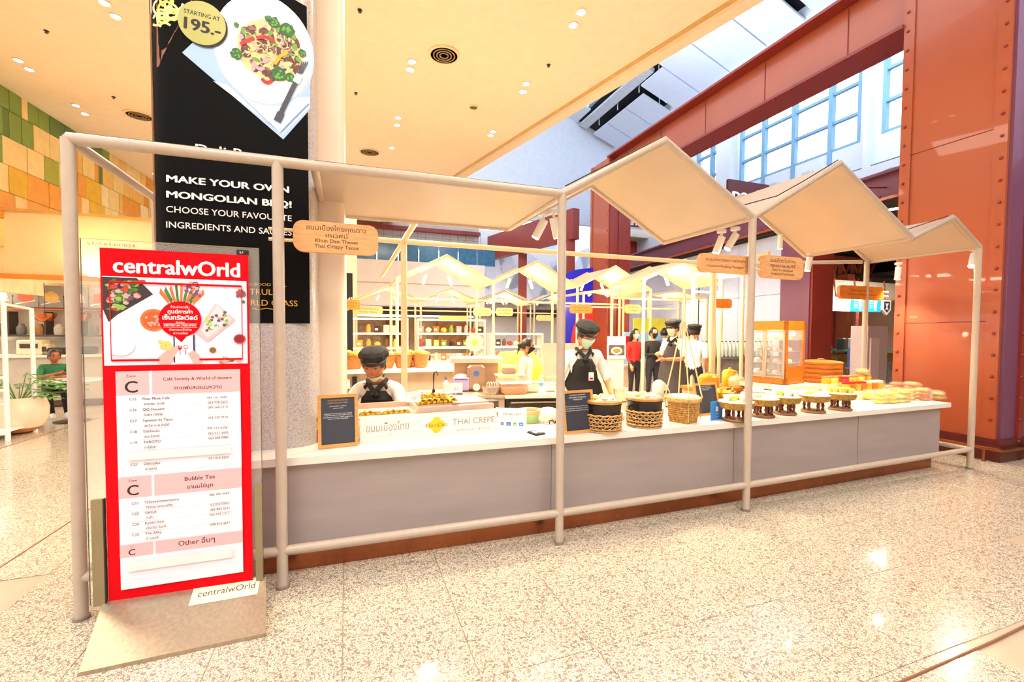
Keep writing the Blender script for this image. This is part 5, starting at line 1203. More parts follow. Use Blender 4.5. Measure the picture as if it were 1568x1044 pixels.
ab_,aw=boardsign(pb_+UD*.012,pc_,hb_*1.02,WHITEP,'white payment notice reading WE ACCEPT at the right end of the crepe sign','sign','payment_notice')
ar=Art(.0001);ar.y=-.008;ar.text(M('ink_navy','3b4460',.5,var=0),'WE ACCEPT',0,hb_*.72,h=hb_*.11,align='c');ar.text(TXG,'Payment',0,hb_*.58,h=hb_*.05,align='c')
for i,c_ in enumerate(('3b4460','2f5fa8','2fae5a','3a8fd6')):
    x=-aw*.34+i*aw*.22
    if i in(0,2):ar.ell(M('pay%d'%i,c_,.4,var=0),x,hb_*.34,.014,.014,16)
    else:ar.rect(M('pay%d'%i,c_,.4,var=0),x-.018,hb_*.26,x+.018,hb_*.42)
    ar.rect(INKW,x-.008,hb_*.32,x+.008,hb_*.345)
finish_art(ar,'payment_print',ab_)
mid=(pa+pb_)/2;cz_=math.atan2((pb_-pa).y,(pb_-pa).x)
gd=thing('crepe_griddle','pale steel crepe griddle behind the cream sign board','griddle',(mid.x-math.sin(cz_)*.28,mid.y+math.cos(cz_)*.28,ZC),cz_)
PKS=M('pink_steel','d8bfae',.3,.3,var=.04)
MB().box((.22,.0,.11),(.62,.44,.22)).build('griddle_body',PKS,gd,smooth=False);MB().box((.22,.02,.226),(.58,.36,.012)).build('hot_plate',M('griddle_tan','c9a593',.35,.2),gd,smooth=False)
MB().box((-.32,.02,.09),(.46,.42,.16)).build('tray_base',WHITEP,gd,smooth=False);MB().box((-.30,.20,.185),(.44,.03,.06)).build('rear_board',M('pinkish_board','c99f86',.5,var=.06),gd,smooth=False)
MB().box((.55,-.12,.17),(.08,.12,.12)).build('control_box',DSTEEL,gd);MB().cyl((.57,-.19,.16),(.57,-.2,.16),.02,n=12).build('control_knob',WHITEP,gd)
crep=None
cr_l=[(-.50+.043*i,-.10,.172) for i in range(9)]+[(-.05+.05*i,-.12,.235) for i in range(6)]+[(-.05+.05*i,-.03,.235) for i in range(6)]+[(-.02+.05*i,-.09,.28) for i in range(4)]
for i,(x,y,z) in enumerate(cr_l):
    p=Vector(gd.location)+Matrix.Rotation(cz_,3,'Z')@Vector((x,y,z-.0))
    if crep is None:
        crep=thing('crispy_crepe','folded yellow crispy crepe in the display tray','crepe',p,cz_,'folded yellow crispy crepes behind the sign board')
        m=MB();n=14;vv=[]
        for k in range(n+1):
            a_=PI*k/n;vv+=[(.034*math.cos(a_),-.04,.040*math.sin(a_)-.0),(.034*math.cos(a_)*.7,.04,.032*math.sin(a_))]
        m.add(vv,[(2*k,2*k+1,2*k+3,2*k+2) for k in range(n)]);m.build('shell',YEL,crep)
        MB().ball((0,-.01,.008),.02,10,6,(1,1.2,.8),jit=.15).build('filling',M('egg_thread','ffc02c',.5,var=.25,scale=80),crep)
    else:o=dup(crep,p,cz_+random.uniform(-.3,.3))
    gi_,ki_=(('front tray left of the griddle',i) if i<9 else ('front row on the griddle',i-9) if i<15 else ('rear row on the griddle',i-15) if i<21 else ('top layer on the griddle',i-21))
    (crep if i==0 else o)['label']='folded yellow crispy crepe, %s from left in the %s'%(ORD[ki_],gi_)
for i,(px,py,lab) in enumerate(((737,622,'white price card on a stand behind the crepe sign, right one'),(648,634,'white price card on a stand behind the crepe sign, left one'))):
    p=Vector(gd.location)+Matrix.Rotation(cz_,3,'Z')@Vector(((.22 if i==0 else -.12),-.17,.235 if i==0 else .18));t=thing('price_card',lab,'price card',p,cz_)
    MB().cyl((0,0,0),(0,0,.08),.004,n=6).build('stand_stem',YEN,t);MB().box((0,0,.005),(.05,.04,.01)).build('stand_base',YEN,t);MB().box((0,-.004,.12),(.11,.004,.08)).build('card',WHITEP,t,smooth=False)
    a=Art(.0002);a.y=-.007;a.text(M('ink_faint','c9b6a8'),'45',0,.10,h=.03,align='c');finish_art(a,'lettering',t)
# bowl, card reader tray, clips
p=on(818,650);t=thing('filling_bowl','cream bowl of dark shredded filling at the right end of the crepe griddle','bowl',p+VD*.1,0)
MB().lathe([(.0,0),(.06,0),(.10,.10),(.105,.12),(.095,.12),(.06,.03),(0,.03)],n=20).build('bowl_body',M('bowl_cream','dcb27c',.4),t);MB().ball((0,0,.10),.07,10,6,(1,1,.35),jit=.1).build('filling_heap',M('filling_dark','8a4a26',.6,var=.4,scale=90),t);MB().lathe([(.062,.005),(.095,.08),(.097,.08),(.066,.005)],n=20).build('green_band',M('band_green','9cc47c',.5),t)
p=on(821,664);t=thing('coin_tray','small black tray of coins and cards on the worktop','tray',p,ANG+.2)
MB().bevbox((0,0,.008),(.10,.13,.016),.006).build('tray_body',BLACK,t)
for i in range(3):MB().box((-.025+i*.025,-.01,.018),(.018,.05,.004)).build('card',INKW if i!=1 else M('card_blue','8aa0d0',.4),t)
for i in range(2):
    p=on(838+10*i,648+2*i)
    t=thing('wire_clip','black wire clip lying by the framed card, '+('left one' if i==0 else 'right one'),'clip',p,ANG)
    MB().tube([(-.04,0,.01),(-.03,.03,.03),(0,.03,.035),(.01,0,.01),(.03,.02,.02)],.005,6).build('clip_wire',BLACK,t);MB().ball((.03,.02,.02),.01,8,5).build('clip_tip',BLACK,t)
p=on(850,652);t=thing('cloth_bundle','crumpled white paper bundle behind the wooden framed card by the post','paper',p+VD*.15,0)
MB().ball((0,0,.06),.09,14,9,(1.2,.8,.9),jit=.12).build('paper_heap',M('paper_cream','f6e8d0',.7),t);MB().lathe([(.0,.0),(.08,0),(.09,.01),(0,.012)],n=14).build('paper_tray',WHITEP,t)
# black pots in open-weave baskets
def potbasket(px,py,lab,r=.155):
    p=on(px,py)+VD*r*.95;t=thing('pot_basket',lab,'basket',(p.x,p.y,ZC),ANG*.5,'black clay pots in woven baskets')
    m=MB();hh=.135
    for s_ in(-1,1):
        for i in range(18):
            a0=2*PI*i/18;m.tube([((r-.012+.012*q)*math.cos(a0+s_*q*.9),(r-.012+.012*q)*math.sin(a0+s_*q*.9),.004+hh*q) for q in [k/5 for k in range(6)]],.0045,4)
    for z in(.03,.058,.086,.114):m.tube([(r*math.cos(a),r*math.sin(a),z) for a in [2*PI*k/30 for k in range(30)]],.0045,4,True)
    o=m.build('weave',WICK,t);o['kind']='stuff'
    MB().lathe([(r*.9,0),(r*.98,.005),(r*.98,.012),(r*.9,.014)],n=30).build('base_ring',WICK,t)
    m=MB();m.tube([((r+.004)*math.cos(a),(r+.004)*math.sin(a),hh+.006+.004*math.sin(a*14)) for a in [2*PI*k/48 for k in range(48)]],.007,5,True);m.build('rim_braid',WICK,t)
    MB().lathe([(0,.01),(r*.72,.01),(r*.88,.07),(r*.93,.15),(r*.95,.21),(r*1.0,.225),(r*.93,.228),(r*.86,.2),(0,.2)],n=32).build('pot',M('pot_black','1e1714',.35,var=.2),t)
    MB().tube([(-r*.98,-.03,.165),(-r*1.12,-.05,.17),(-r*1.1,-.02,.175),(-r*.95,.02,.165)],.008,6).build('pot_handle',DSTEEL,t)
    MB().lathe([(r*.93,.226),(r*1.0,.232),(r*1.0,.25),(r*.9,.262),(r*.8,.25),(r*.82,.232)],n=32).build('wooden_collar',M('collar_wood','c98a4c',.45,var=.15,scale=12),t)
    MB().lathe([(r*.8,.246),(r*.5,.27),(0,.275)],n=20).build('griddle_plate',M('plate_grey','c8bfb4',.4,.3),t)
    for i in range(6):
        a_=i*PI/3+.3;MB().ball((r*.48*math.cos(a_),r*.48*math.sin(a_),.275),.03,9,6,(1,1,.55),jit=.06).build('pudding',RICE if i%3 else YEL2,t)
    MB().ball((0,0,.28),.032,9,6,(1,1,.55),jit=.06).build('pudding',YEL2,t)
potbasket(938,664,'black clay pot in an open-weave basket, the left one beside the framed card')
potbasket(1003,657,'black clay pot in an open-weave basket, the right one next to the tall woven basket')
# tall woven basket with carrying ropes
p=on(1063,650)+VD*.14;tb_=thing('shoulder_basket','tall woven shoulder-pole basket hung from long pale bamboo loops','basket',(p.x,p.y,ZC),ANG+.35)
def sqr(rr,z,k,n=32):
    o=[]
    for i in range(n):
        a=2*PI*i/n;c_,s_=math.cos(a),math.sin(a);q=rr*((1-k)+k/max(abs(c_),abs(s_)));o.append((q*c_,q*s_,z))
    return o
lv=[(.085,.0,1),(.105,.06,.7),(.125,.13,.3),(.135,.19,0)]
def lat(r_,z):return None
m=MB()
for q in range(12):
    f=q/11*3;i=min(2,int(f));g_=f-i;a_=lv[i];b_=lv[i+1];m.tube(sqr(a_[0]*(1-g_)+b_[0]*g_+.001,a_[1]*(1-g_)+b_[1]*g_,a_[2]*(1-g_)+b_[2]*g_),.005,4,True)
rings=[sqr(a_[0],a_[1],a_[2]) for a_ in lv]
for i in range(32):
    m.tube([Vector(rings[j][(i+(j if i%2 else -j))%32])*1.0 for j in range(4)],.0045,4)
o=m.build('weave',M('wicker_gold','cf9a4e',.55,var=.3,scale=50),tb_);o['kind']='stuff'
m=MB();vv=[v for r_ in rings for v in [(x*.965,y*.965,z) for x,y,z in r_]];m.add(vv,[(j*32+i,j*32+(i+1)%32,j*32+32+(i+1)%32,j*32+32+i) for j in range(3) for i in range(32)]);m.build('basket_lining',M('lining_tan','b98446',.7,var=.3,scale=60),tb_)
MB().lathe([(.14,.185),(.155,.2),(.155,.225),(.14,.235),(.125,.22)],n=32).build('rim_hoop',WICK,tb_);MB().lathe([(0,.23),(.13,.235),(.13,.24),(0,.245)],n=24).build('tray_plate',WHITEP,tb_)
MB().box((0,0,.006),(.17,.17,.012)).build('foot_frame',AMBER,tb_,smooth=False)
apx=yp(1047,490,p.y);top=Vector((apx.x-p.x,apx.y-p.y,apx.z-ZC));Rr=Matrix.Rotation(-(ANG+.35),3,'Z');top=Rr@top
for k in range(4):
    a_=PI/4+k*PI/2;b_=Vector((.15*math.cos(a_),.15*math.sin(a_),.02));mm_=Vector((.165*math.cos(a_),.165*math.sin(a_),.22))
    MB().tube([b_,mm_,top+Vector((.012*math.cos(a_),.012*math.sin(a_),-.03)),top],.006,6).build('bamboo_loop',M('bamboo_pale','e8c98c',.45),tb_)
# blue card
p0,p1=on(1088,644),on(1106,641);t,w__=boardsign(p0,p1,yp(1088,615,p0.y).z-ZC,M('card_bluebright','3f93e8',.4),'small bright blue payment card standing right of the tall woven basket','sign','payment_card',.004)
a=Art(.0002);a.y=-.003;a.rect(INKW,-.02,.08,.02,.125);a.text(INKW,'SCAN',0,.05,h=.014,align='c');a.text(INKW,'PAY HERE',0,.025,h=.008,align='c');finish_art(a,'card_print',t)
# footed trays
def tray(px,py,r,lab,cup=0,food=RICE):
    p=on(px,py)+VD*r*.78;t=thing('footed_tray',lab,'tray',(p.x,p.y,ZC),random.uniform(0,1),'footed brass-rimmed dessert trays')
    DKW=M('red_brown_wood','6b2f22',.35,var=.2);GR=M('antique_rim','b48a3c',.4,.45,var=.3,scale=60)
    MB().lathe([(0,0),(r*.74,0),(r*.78,.012),(r*.74,.024),(r*.55,.03),(0,.03)],n=28).build('base_disc',M('base_brown','8a5a34',.45,var=.2),t)
    for k in range(6):
        a_=k*PI/3+.2;x,y=r*.55*math.cos(a_),r*.55*math.sin(a_)
        MB().lathe([(.012,.028),(.016,.04),(.010,.055),(.016,.075),(.012,.10),(.014,.115)],(x,y,0),10).build('leg',DKW,t)
    MB().lathe([(0,.11),(r*.7,.11),(r*.92,.122),(r*1.0,.15),(r*1.02,.175),(r*.98,.178),(r*.9,.15),(0,.145)],n=36).build('tray_bowl',GR,t)
    for k in range(24):
        pass
    MB().lathe([(0,.16),(r*.95,.165),(r*1.0,.182),(r*.97,.186),(r*.7,.19),(0,.2)],n=32,jit=.01).build('paper_liner',WHITEP,t)
    n=0
    for k in range(11):
        a_=k*2.4;q=r*.72*math.sqrt((k+.5)/11);c_=(q*math.cos(a_),q*math.sin(a_),.20)
        m=MB()
        if cup:m.lathe([(.02,-.012),(.032,.02),(.034,.034),(.028,.03),(0,.026)],c_,10)
        else:m.ball(c_,.034,9,6,(1,1,.6),jit=.08)
        m.build('sweet',food if k%4 else YEL2,t)
tray(1143,648,.15,'footed dessert tray half hidden by the third front post, leftmost of the row',1)
tray(1183,641,.135,'second footed dessert tray from the left in the front row')
tray(1217,637,.135,'third footed dessert tray from the left in the front row',1)
tray(1262,634,.145,'fourth footed dessert tray from the left in the front row')
tray(1303,630,.14,'rightmost footed dessert tray, beside the yellow snack packs',1,YEL2)
bl_=None
for i,(px,py,rr,hh,lab) in enumerate(((1150,606,.13,.11,'white dessert platter behind the leftmost footed tray'),(1190,604,.13,.12,'white dessert platter behind the second footed tray'),(1225,603,.12,.12,'white dessert platter behind the third footed tray'),(1160,596,.12,.16,'tall pile of wrapped white sweets left behind the trays'),(1200,594,.13,.16,'pile of wrapped white sweets in front of the wooden cabinet'),(1268,598,.07,.12,'small footed glass dish in front of the bamboo steamer'),(1255,605,.10,.13,'white dessert platter with yellow sweets in front of the bamboo steamer'),(1300,603,.09,.13,'white dessert platter by the red-lidded jar'))):
    p=gp(px,py,ZC+hh);p.z=ZC
    if i in(3,4):p=S(sp(px,600,.75)[1],.78,ZC)
    t=thing('dessert_platter',lab,'platter',p,random.random()*3)
    MB().lathe([(rr*.5,0),(rr*.45,.01),(.02,.02),(.018,hh-.03),(rr*.6,hh-.015),(rr,hh),(rr*.97,hh+.006),(0,hh)],n=24).build('plate_stand',WHITEP,t)
    for k in range(9):
        a_=k*2.4;q=rr*.75*math.sqrt((k+.5)/9);m=MB();m.ball((q*math.cos(a_),q*math.sin(a_),hh+.018),.03,8,5,(1,1,.75),jit=.12);m.build('sweet',(M('lime_sweet','e6e04a',.5) if i in(6,7) and k%3==0 else RICE),t)
# wooden glass-front cabinet
W_=.54;D_=.48;ZB=.93;Hc=.82;CR=-1.0
crn=yp(1203,588,5.75);cU=Vector((math.cos(CR),math.sin(CR),0));cV=Vector((-math.sin(CR),math.cos(CR),0))
cctr=Vector((crn.x,crn.y,0))-cU*W_/2+cV*D_/2
cs=thing('cabinet_table','pale laminate side table carrying the glass-front food cabinet','table',cctr,ANG)
MB().box((.45,.05,ZB-.03),(1.7,.8,.05)).build('table_top',WHITE,cs,smooth=False);MB().box((.45,.07,(ZB-.05)/2),(1.6,.7,ZB-.06)).build('table_body',GREY,cs,smooth=False)
cbn=thing('food_cabinet','amber wooden glass-front cabinet with white steamed buns on shelves','cabinet',(cctr.x,cctr.y,ZB),CR)
AM=AMBER
MB().box((0,0,Hc-.06),(W_,D_,.12)).build('top_box',M('amber_lit','e8911c',.4,var=.12,scale=5,stretch=(2,2,20)),cbn,smooth=False);MB().box((0,0,.04),(W_,D_,.08)).build('bottom_box',AM,cbn,smooth=False)  # top box: brighter copy of the amber wood, light put into the colour
for x in(-1,1):
    for y in(-1,1):MB().box((x*(W_/2-.02),y*(D_/2-.02),Hc/2),(.04,.04,Hc)).build('corner_post',AM,cbn,smooth=False)
MB().box((W_/2-.012,0,.13),(.02,D_,.2)).build('side_panel',AM,cbn,smooth=False);MB().box((0,D_/2-.01,Hc/2),(W_,.01,Hc)).build('rear_pane',GLASS,cbn,smooth=False);MB().box((W_/2-.01,0,Hc/2),(.006,D_-.06,Hc-.2)).build('side_pane',GLASS,cbn,smooth=False)
for z in(.12,.27,.42,.57):
    MB().box((0,0,z),(W_-.06,D_-.06,.008)).build('shelf',STEEL,cbn,smooth=False)
for s_ in(-1,1):
    d_=MB().box((s_*(W_/4-.008),-D_/2-.004,Hc/2-.03),(W_/2-.03,.004,Hc-.22)).build('door_pane',GLASS,cbn,smooth=False)
    for x in(-1,1):MB().box((s_*(W_/4-.008)+x*(W_/4-.02),-D_/2-.008,Hc/2-.03),(.022,.014,Hc-.2)).build('door_stile',STEEL,cbn,smooth=False)
    for z in(.09,Hc-.14):MB().box((s_*(W_/4-.008),-D_/2-.008,z),(W_/2-.03,.014,.022)).build('door_rail',STEEL,cbn,smooth=False)
    MB().cyl((s_*.03,-D_/2-.02,Hc/2-.08),(s_*.03,-D_/2-.02,Hc/2+.02),.008,n=8).build('door_handle',STEEL,cbn)
bunm=None
for z in(.125,.275,.425,.575):
    for k in range(4):
        q=Vector(cbn.location)+Matrix.Rotation(CR,3,'Z')@Vector((-W_*.34+k*W_*.23,-.08+.05*(k%2),z))
        if bunm is None:
            bunm=thing('steamed_bun','white steamed bun inside the glass-front wooden cabinet','bun',q,0,'steamed buns in the glass-front cabinet')
            MB().lathe([(0,0),(.035,0),(.046,.018),(.038,.04),(.012,.052),(0,.054)],n=14).build('bun_body',RICE,bunm);MB().lathe([(0,.0),(.05,0),(.05,.002),(0,.002)],n=12).build('paper_round',WHITEP,bunm)
        else:o=dup(bunm,q,k)
        (bunm if z<.2 and k==0 else o)['label']='white steamed bun, %s from left on the %s cabinet shelf'%(ORD[k],{1:'lowest',2:'second lowest',4:'third lowest',5:'top'}[int(z*10)])
lamp('POINT',Vector(cbn.location)+Vector((0,0,Hc-.16)),7,(1,.85,.6),.04)
# bamboo steamers
p=S(sp(1256,580,1.28)[1],1.28,ZB);rS=.25
for i in range(4):
    t=thing('bamboo_steamer','orange bamboo steamer tier, '+('lowest of the stack beside the wooden cabinet','second lowest of the stack beside the wooden cabinet','third lowest of the stack beside the wooden cabinet','topmost of the stack, under the lid')[i],'steamer',(p.x,p.y,ZB+i*.062),0,'stacked bamboo steamers')
    MB().lathe([(rS-.02,0),(rS,0),(rS,.058),(rS-.02,.058),(rS-.02,0)],n=36).build('hoop',AMBER,t);MB().lathe([(rS,.012),(rS+.005,.012),(rS+.005,.022),(rS,.022)],n=36).build('binding',WICKD,t)
    MB().lathe([(0,.01),(rS-.02,.01),(rS-.02,.016),(0,.016)],n=24).build('slatted_base',WICK,t)
t=thing('steamer_lid','flat orange bamboo steamer lid on top of the stack','lid',(p.x,p.y,ZB+.248),0)
MB().lathe([(0,.05),(rS*.6,.045),(rS-.01,.03),(rS+.006,.025),(rS+.006,0),(rS-.01,0)],n=36).build('lid_dome',AMBER,t);MB().tube([(-.05,0,.05),(-.03,0,.065),(.03,0,.065),(.05,0,.05)],.006,6).build('lid_handle',WICK,t)
# jars and snack packs at the right end
def jar(px,py,v,lab,body,lid,r=.045,h=.15,grp=None):
    q=S(sp(px,600,v)[1],v,ZC+py);t=thing('snack_jar',lab,'jar',q,0,grp)
    MB().lathe([(0,0),(r,0),(r*1.02,.01),(r*1.02,h*.8),(r*.85,h*.88)],n=16).build('jar_body',body,t);MB().lathe([(r*.9,h*.86),(r*.95,h*.87),(r*.95,h),(0,h)],n=16).build('jar_lid',lid,t)
    MB().lathe([(r*1.03,h*.2),(r*1.035,h*.2),(r*1.035,h*.6),(r*1.03,h*.6)],n=16).build('jar_label',YEL2,t)
SN=M('snack_orange','e8782a',.4,var=.3,scale=60);SNR=M('snack_red2','d8382c',.4,var=.3,scale=60);SNY=M('snack_yellow','f8b42c',.4,var=.3,scale=60);LR=M('lid_red','d8202c',.35);CL=M('lid_clear','f6e8d8',.3)
jar(1292,.10,.80,'tall red-lidded jar of red snacks right of the bamboo steamer',SNR,LR,.055,.17)
# display steps that raise the rear rows
stp=thing('display_step','cream stepped riser under the rear rows of snack packs','riser',S(7.15,.78,ZC),ANG)
MB().box((0,.0,.05),(1.35,.3,.10)).build('lower_step',CREAM,stp,smooth=False);MB().box((-.12,.08,.14),(1.1,.14,.08)).build('upper_step',CREAM,stp,smooth=False)
nms=('leftmost','second','third','fourth','fifth','sixth','seventh','eighth','rightmost')
u0_=sp(1306,600,.6)[1];du=.105
for k in range(7):
    q=S(u0_+.02+k*du,.70,ZC+.10);t=thing('snack_jar','red-lidded jar of orange snacks, %s in the middle row of the right-hand display'%(nms[k]),'jar',q,0,'red-lidded jars in the middle row')
    MB().lathe([(0,0),(.042,0),(.044,.01),(.044,.085),(.036,.095)],n=14).build('jar_body',SN if k%2 else SNY,t);MB().lathe([(.04,.092),(.042,.094),(.042,.115),(0,.118)],n=14).build('jar_lid',LR if k<4 else CL,t)
for k in range(7):
    q=S(u0_-.1+k*.13,.86,ZC+.18);t=thing('snack_jar','clear-lidded jar of pale yellow snacks, %s in the top row of the right-hand display'%(nms[k]),'jar',q,0,'clear-lidded jars in the top row')
    MB().lathe([(0,0),(.05,0),(.052,.01),(.052,.07),(.046,.08)],n=14).build('jar_body',YEL2 if k%2 else SNY,t);MB().lathe([(.05,.078),(.053,.08),(.053,.092),(0,.095)],n=14).build('jar_lid',M('lid_brownish','b98a5c',.4),t)
def pack(u,v,z,lab,mat,sx=.12,sy=.10,sz=.04,grp=None):
    t=thing('snack_pack',lab,'snack pack',S(u,v,z),ANG+random.uniform(-.25,.25),grp)
    MB().bevbox((0,0,sz*.42),(sx*.86,sy*.86,sz*.75),.015).build('snack_fill',mat,t)
    m=MB();n=12;prof=[(.0,0),(.45,.0),(.52,.18),(.53,.5),(.48,.85),(.3,1.02),(0,1.05)]
    vs_=[]
    for r_,z_ in prof:
        for i in range(n):
            a=2*PI*(i+.5)/n;c_,s_=math.cos(a),math.sin(a);q=1/max(abs(c_),abs(s_))**.75*(1+random.uniform(-.05,.05));vs_.append((sx*r_*q*c_,sy*r_*q*s_,sz*z_*1.1))
    m.add(vs_,[(j*n+i,j*n+(i+1)%n,j*n+n+(i+1)%n,j*n+n+i) for j in range(len(prof)-1) for i in range(n)]);m.build('clear_wrap',PLASTIC,t)
    return t
us_=u0_+.0;kx_=0
rowd=[(0,.36,3,.13,YEL,'bright yellow','beside the footed trays'),(.42,.34,3,.12,SNY,'golden','front row centre'),(.80,.33,3,.11,SN,'orange-brown','front row near the end'),(1.08,.33,2,.11,SNY,'amber','front row at worktop end'),(1.22,.42,2,.11,SN,'peach','second row at worktop end'),(.25,.46,2,.13,YEL,'lemon','behind bright yellow packs'),(.58,.5,3,.12,SNY,'pale gold','second row centre'),(.95,.52,4,.11,SN,'red-orange','second row tall stack'),(.15,.33,3,.12,YEL,'yolk yellow','second from the trays'),(.68,.42,3,.13,SNY,'honey','between the centre stacks'),(.86,.66,4,.14,SN,'caramel','third row near the end'),(1.08,.62,4,.13,SNY,'corn yellow','third row at worktop end'),(.93,.42,3,.12,YEL,'sunny yellow','second row near the end'),(.30,.34,2,.12,YEL2,'pale lemon','front row left of centre')]
hn=('bottom','second from bottom','third from bottom','top')
for du_,v_,n_,sx_,mt_,cn,where in rowd:
    for k in range(n_):pack(us_+du_+.1,v_,ZC+.047*k+.002,'clear pack of %s snacks, %s of its stack, %s'%(cn,('lowest','second','third','fourth')[k] if k<n_-1 else 'top',where),mt_,sx_*1.1,.12,.045,'stacked clear snack packs')
for k in range(3):pack(us_+.62+.2*k,.88-.06*k,ZC+.19+(.09 if k==0 else 0)-.06*k,'large puffy amber snack bag, %s along the top of the right-hand display'%('leftmost','middle','rightmost')[k],SNY,.15,.13,.07,'puffy amber snack bags')
for k in range(4):pack(us_+.30+.17*k,.60,ZC+.003,'rounded clear bag of yellow chips, %s in the row behind the flat packs'%nms[k],YEL2,.13,.11,.11,'rounded clear bags of yellow chips')
# ================= kitchen behind the worktop =================
kb=thing('kitchen_counter','steel and white rear kitchen counter with a dark drawer','counter',(0,0,0),0)
ka,kbb=gp(636,607,.85),gp(893,603,.85);kd=(kbb-ka).normalized();kr=math.atan2(kd.y,kd.x);kl=(kbb-ka).length;kb.location=(ka.x,ka.y,0);kb.rotation_euler=(0,0,kr)
w1=kl*.52
MB().box((w1/2,.28,.835),(w1,.56,.03)).build('steel_top',STEEL,kb,smooth=False);MB().box((w1/2,.28,.41),(w1,.5,.82)).build('steel_body',M('warm_steel','c9b19a',.4,.3),kb,smooth=False)
MB().box((w1*.28,.22,.852),(.5,.3,.006)).build('sink_hole',DSTEEL,kb,smooth=False)
MB().box((w1+(kl-w1)/2,.28,.83),(kl-w1,.6,.04)).build('white_top',WHITE,kb,smooth=False);MB().box((w1+(kl-w1)/2,.3,.4),(kl-w1-.04,.5,.8)).build('drawer_body',M('drawer_dark','4a4038',.4,.2),kb,smooth=False)
MB().box((w1+(kl-w1)/2,.03,.70),(kl-w1-.1,.03,.14)).build('drawer_front',M('drawer_dark','4a4038'),kb,smooth=False);MB().box((w1+(kl-w1)/2,.0,.76),(kl-w1-.15,.02,.015)).build('drawer_handle',STEEL,kb,smooth=False)
def onk(px,vv=.25):
    d=ray(px,600);a=ka+Vector((-kd.y,kd.x,0))*vv;t=(a.x*kd.y-a.y*kd.x)/(d.x*kd.y-d.y*kd.x);q=d*t;return Vector((q.x,q.y,.853))
t=thing('sink_tap','bent chrome tap over the kitchen sink','tap',onk(664,.3),kr)
MB().tube([(0,0,0),(0,0,.2),(.01,-.03,.25),(.04,-.1,.26),(.05,-.12,.22)],.010,8).build('spout',DSTEEL,t);MB().cyl((0,0,0),(0,0,.04),.02).build('tap_base',DSTEEL,t)
t=thing('soap_bottle','white pump soap bottle by the sink','bottle',onk(683,.12),0)
MB().lathe([(0,0),(.035,0),(.037,.01),(.036,.13),(.015,.15),(.015,.165)],n=16).build('bottle_body',WHITEP,t);MB().tube([(0,0,.165),(0,0,.2),(-.02,0,.2)],.007,6).build('pump',M('pump_blue','3a4fb0',.4),t)
t=thing('tissue_box','lilac tissue box with white tissue behind the soap bottle','box',onk(706,.42),kr)
MB().bevbox((0,0,.09),(.2,.12,.16),.01).build('box_body',M('lilac_box','cdbdf0',.5),t);MB().ball((0,0,.18),.06,8,5,(1.2,.5,.6),jit=.2).build('tissue',WHITEP,t);MB().box((0,-.06,.145),(.16,.003,.01)).build('box_print',INK,t)
cb=thing('kitchen_cupboard','beige kitchen cupboard with a pale top behind the sink','cupboard',onk(728,.75)-Vector((0,0,.85)),kr)
MB().box((0,.0,.6),(.56,.4,1.2)).build('cupboard_body',M('cupboard_tan','d2a984',.5),cb,smooth=False);MB().box((0,-.02,1.22),(.66,.5,.06)).build('cupboard_top',M('top_cream','f2dfc0',.4),cb,smooth=False)
t=thing('paper_dispenser','beige paper dispenser with round blue badge by the sink','dispenser',onk(729,.42),kr)
MB().bevbox((0,0,.17),(.22,.12,.3),.03).build('dispenser_body',M('dispenser_tan','b9957c',.4),t);MB().cyl((0,-.061,.22),(0,-.068,.22),.035,n=20).build('badge',M('badge_blue','4a8fe0',.4),t);MB().cyl((0,-.06,.05),(0,-.075,.05),.045,n=20).build('outlet_ring',WHITEP,t)
t=thing('steel_caddy','round steel caddy with white utensils right of the sink','container',onk(752,.15),0)
MB().lathe([(0,0),(.1,0),(.11,.08),(.105,.08),(.095,.01),(0,.01)],n=22).build('caddy_body',STEEL,t)
for i in range(4):MB().tube([(-.05+.03*i,0,.05),(-.05+.03*i,.0,.12),(-.03+.03*i,0,.14),(-.02+.03*i,0,.1)],.007,6).build('utensil',WHITEP,t)
for i,(px,vv,sx_,sy_,sz_,c_,lab) in enumerate(((786,.12,.32,.22,.12,'e88a3c','clear tub of orange batter on the kitchen counter'),(780,.35,.36,.24,.2,'f0c89c','tall frosted tub behind the orange batter tub'),(779,.36,.2,.14,.32,'a87a58','small tub of brown eggs stacked on the frosted tub'),(815,.2,.18,.16,.12,'f2dcc0','cream bowl-shaped tub beside the orange batter tub'),(842,.25,.16,.12,.1,'e8f0e0','pale tub of cups near the right end of the kitchen counter'),(868,.2,.16,.14,.14,'f6efe0','white box at the right end of the kitchen counter'))):
    q=onk(px,vv);t=thing('food_tub',lab,'tub',q+(Vector((0,0,.21)) if i==2 else Vector()),kr)
    if i==2:sz_=.1
    MB().bevbox((0,0,sz_*.4),(sx_*.92,sy_*.92,sz_*.72),.02).build('tub_fill',M('tubfill%d'%i,c_,.5,var=.08,scale=20),t)
    m=MB().bevbox((0,0,sz_*.5),(sx_,sy_,sz_),.02);m.build('tub_wall',PLASTIC,t);MB().bevbox((0,0,sz_+.006),(sx_*1.04,sy_*1.04,.012),.005).build('tub_lid',FROST,t)
t=thing('water_bottle','small clear water bottle with a blue label on the kitchen counter','bottle',onk(829,.4),0)
MB().lathe([(0,0),(.03,0),(.032,.01),(.032,.12),(.012,.16),(.012,.175)],n=14).build('bottle_body',PLASTIC,t);MB().lathe([(.033,.05),(.033,.1)],n=14).build('bottle_label',M('label_blue','5a9ae0',.4),t);MB().lathe([(.014,.17),(.014,.19),(0,.19)],n=10).build('bottle_cap',WHITEP,t)
q=yp(790,600,6.9);t=thing('cloth_covered_stack','stack covered with a bright yellow cloth behind the kitchen counter','cloth',(q.x,q.y,0),.2)
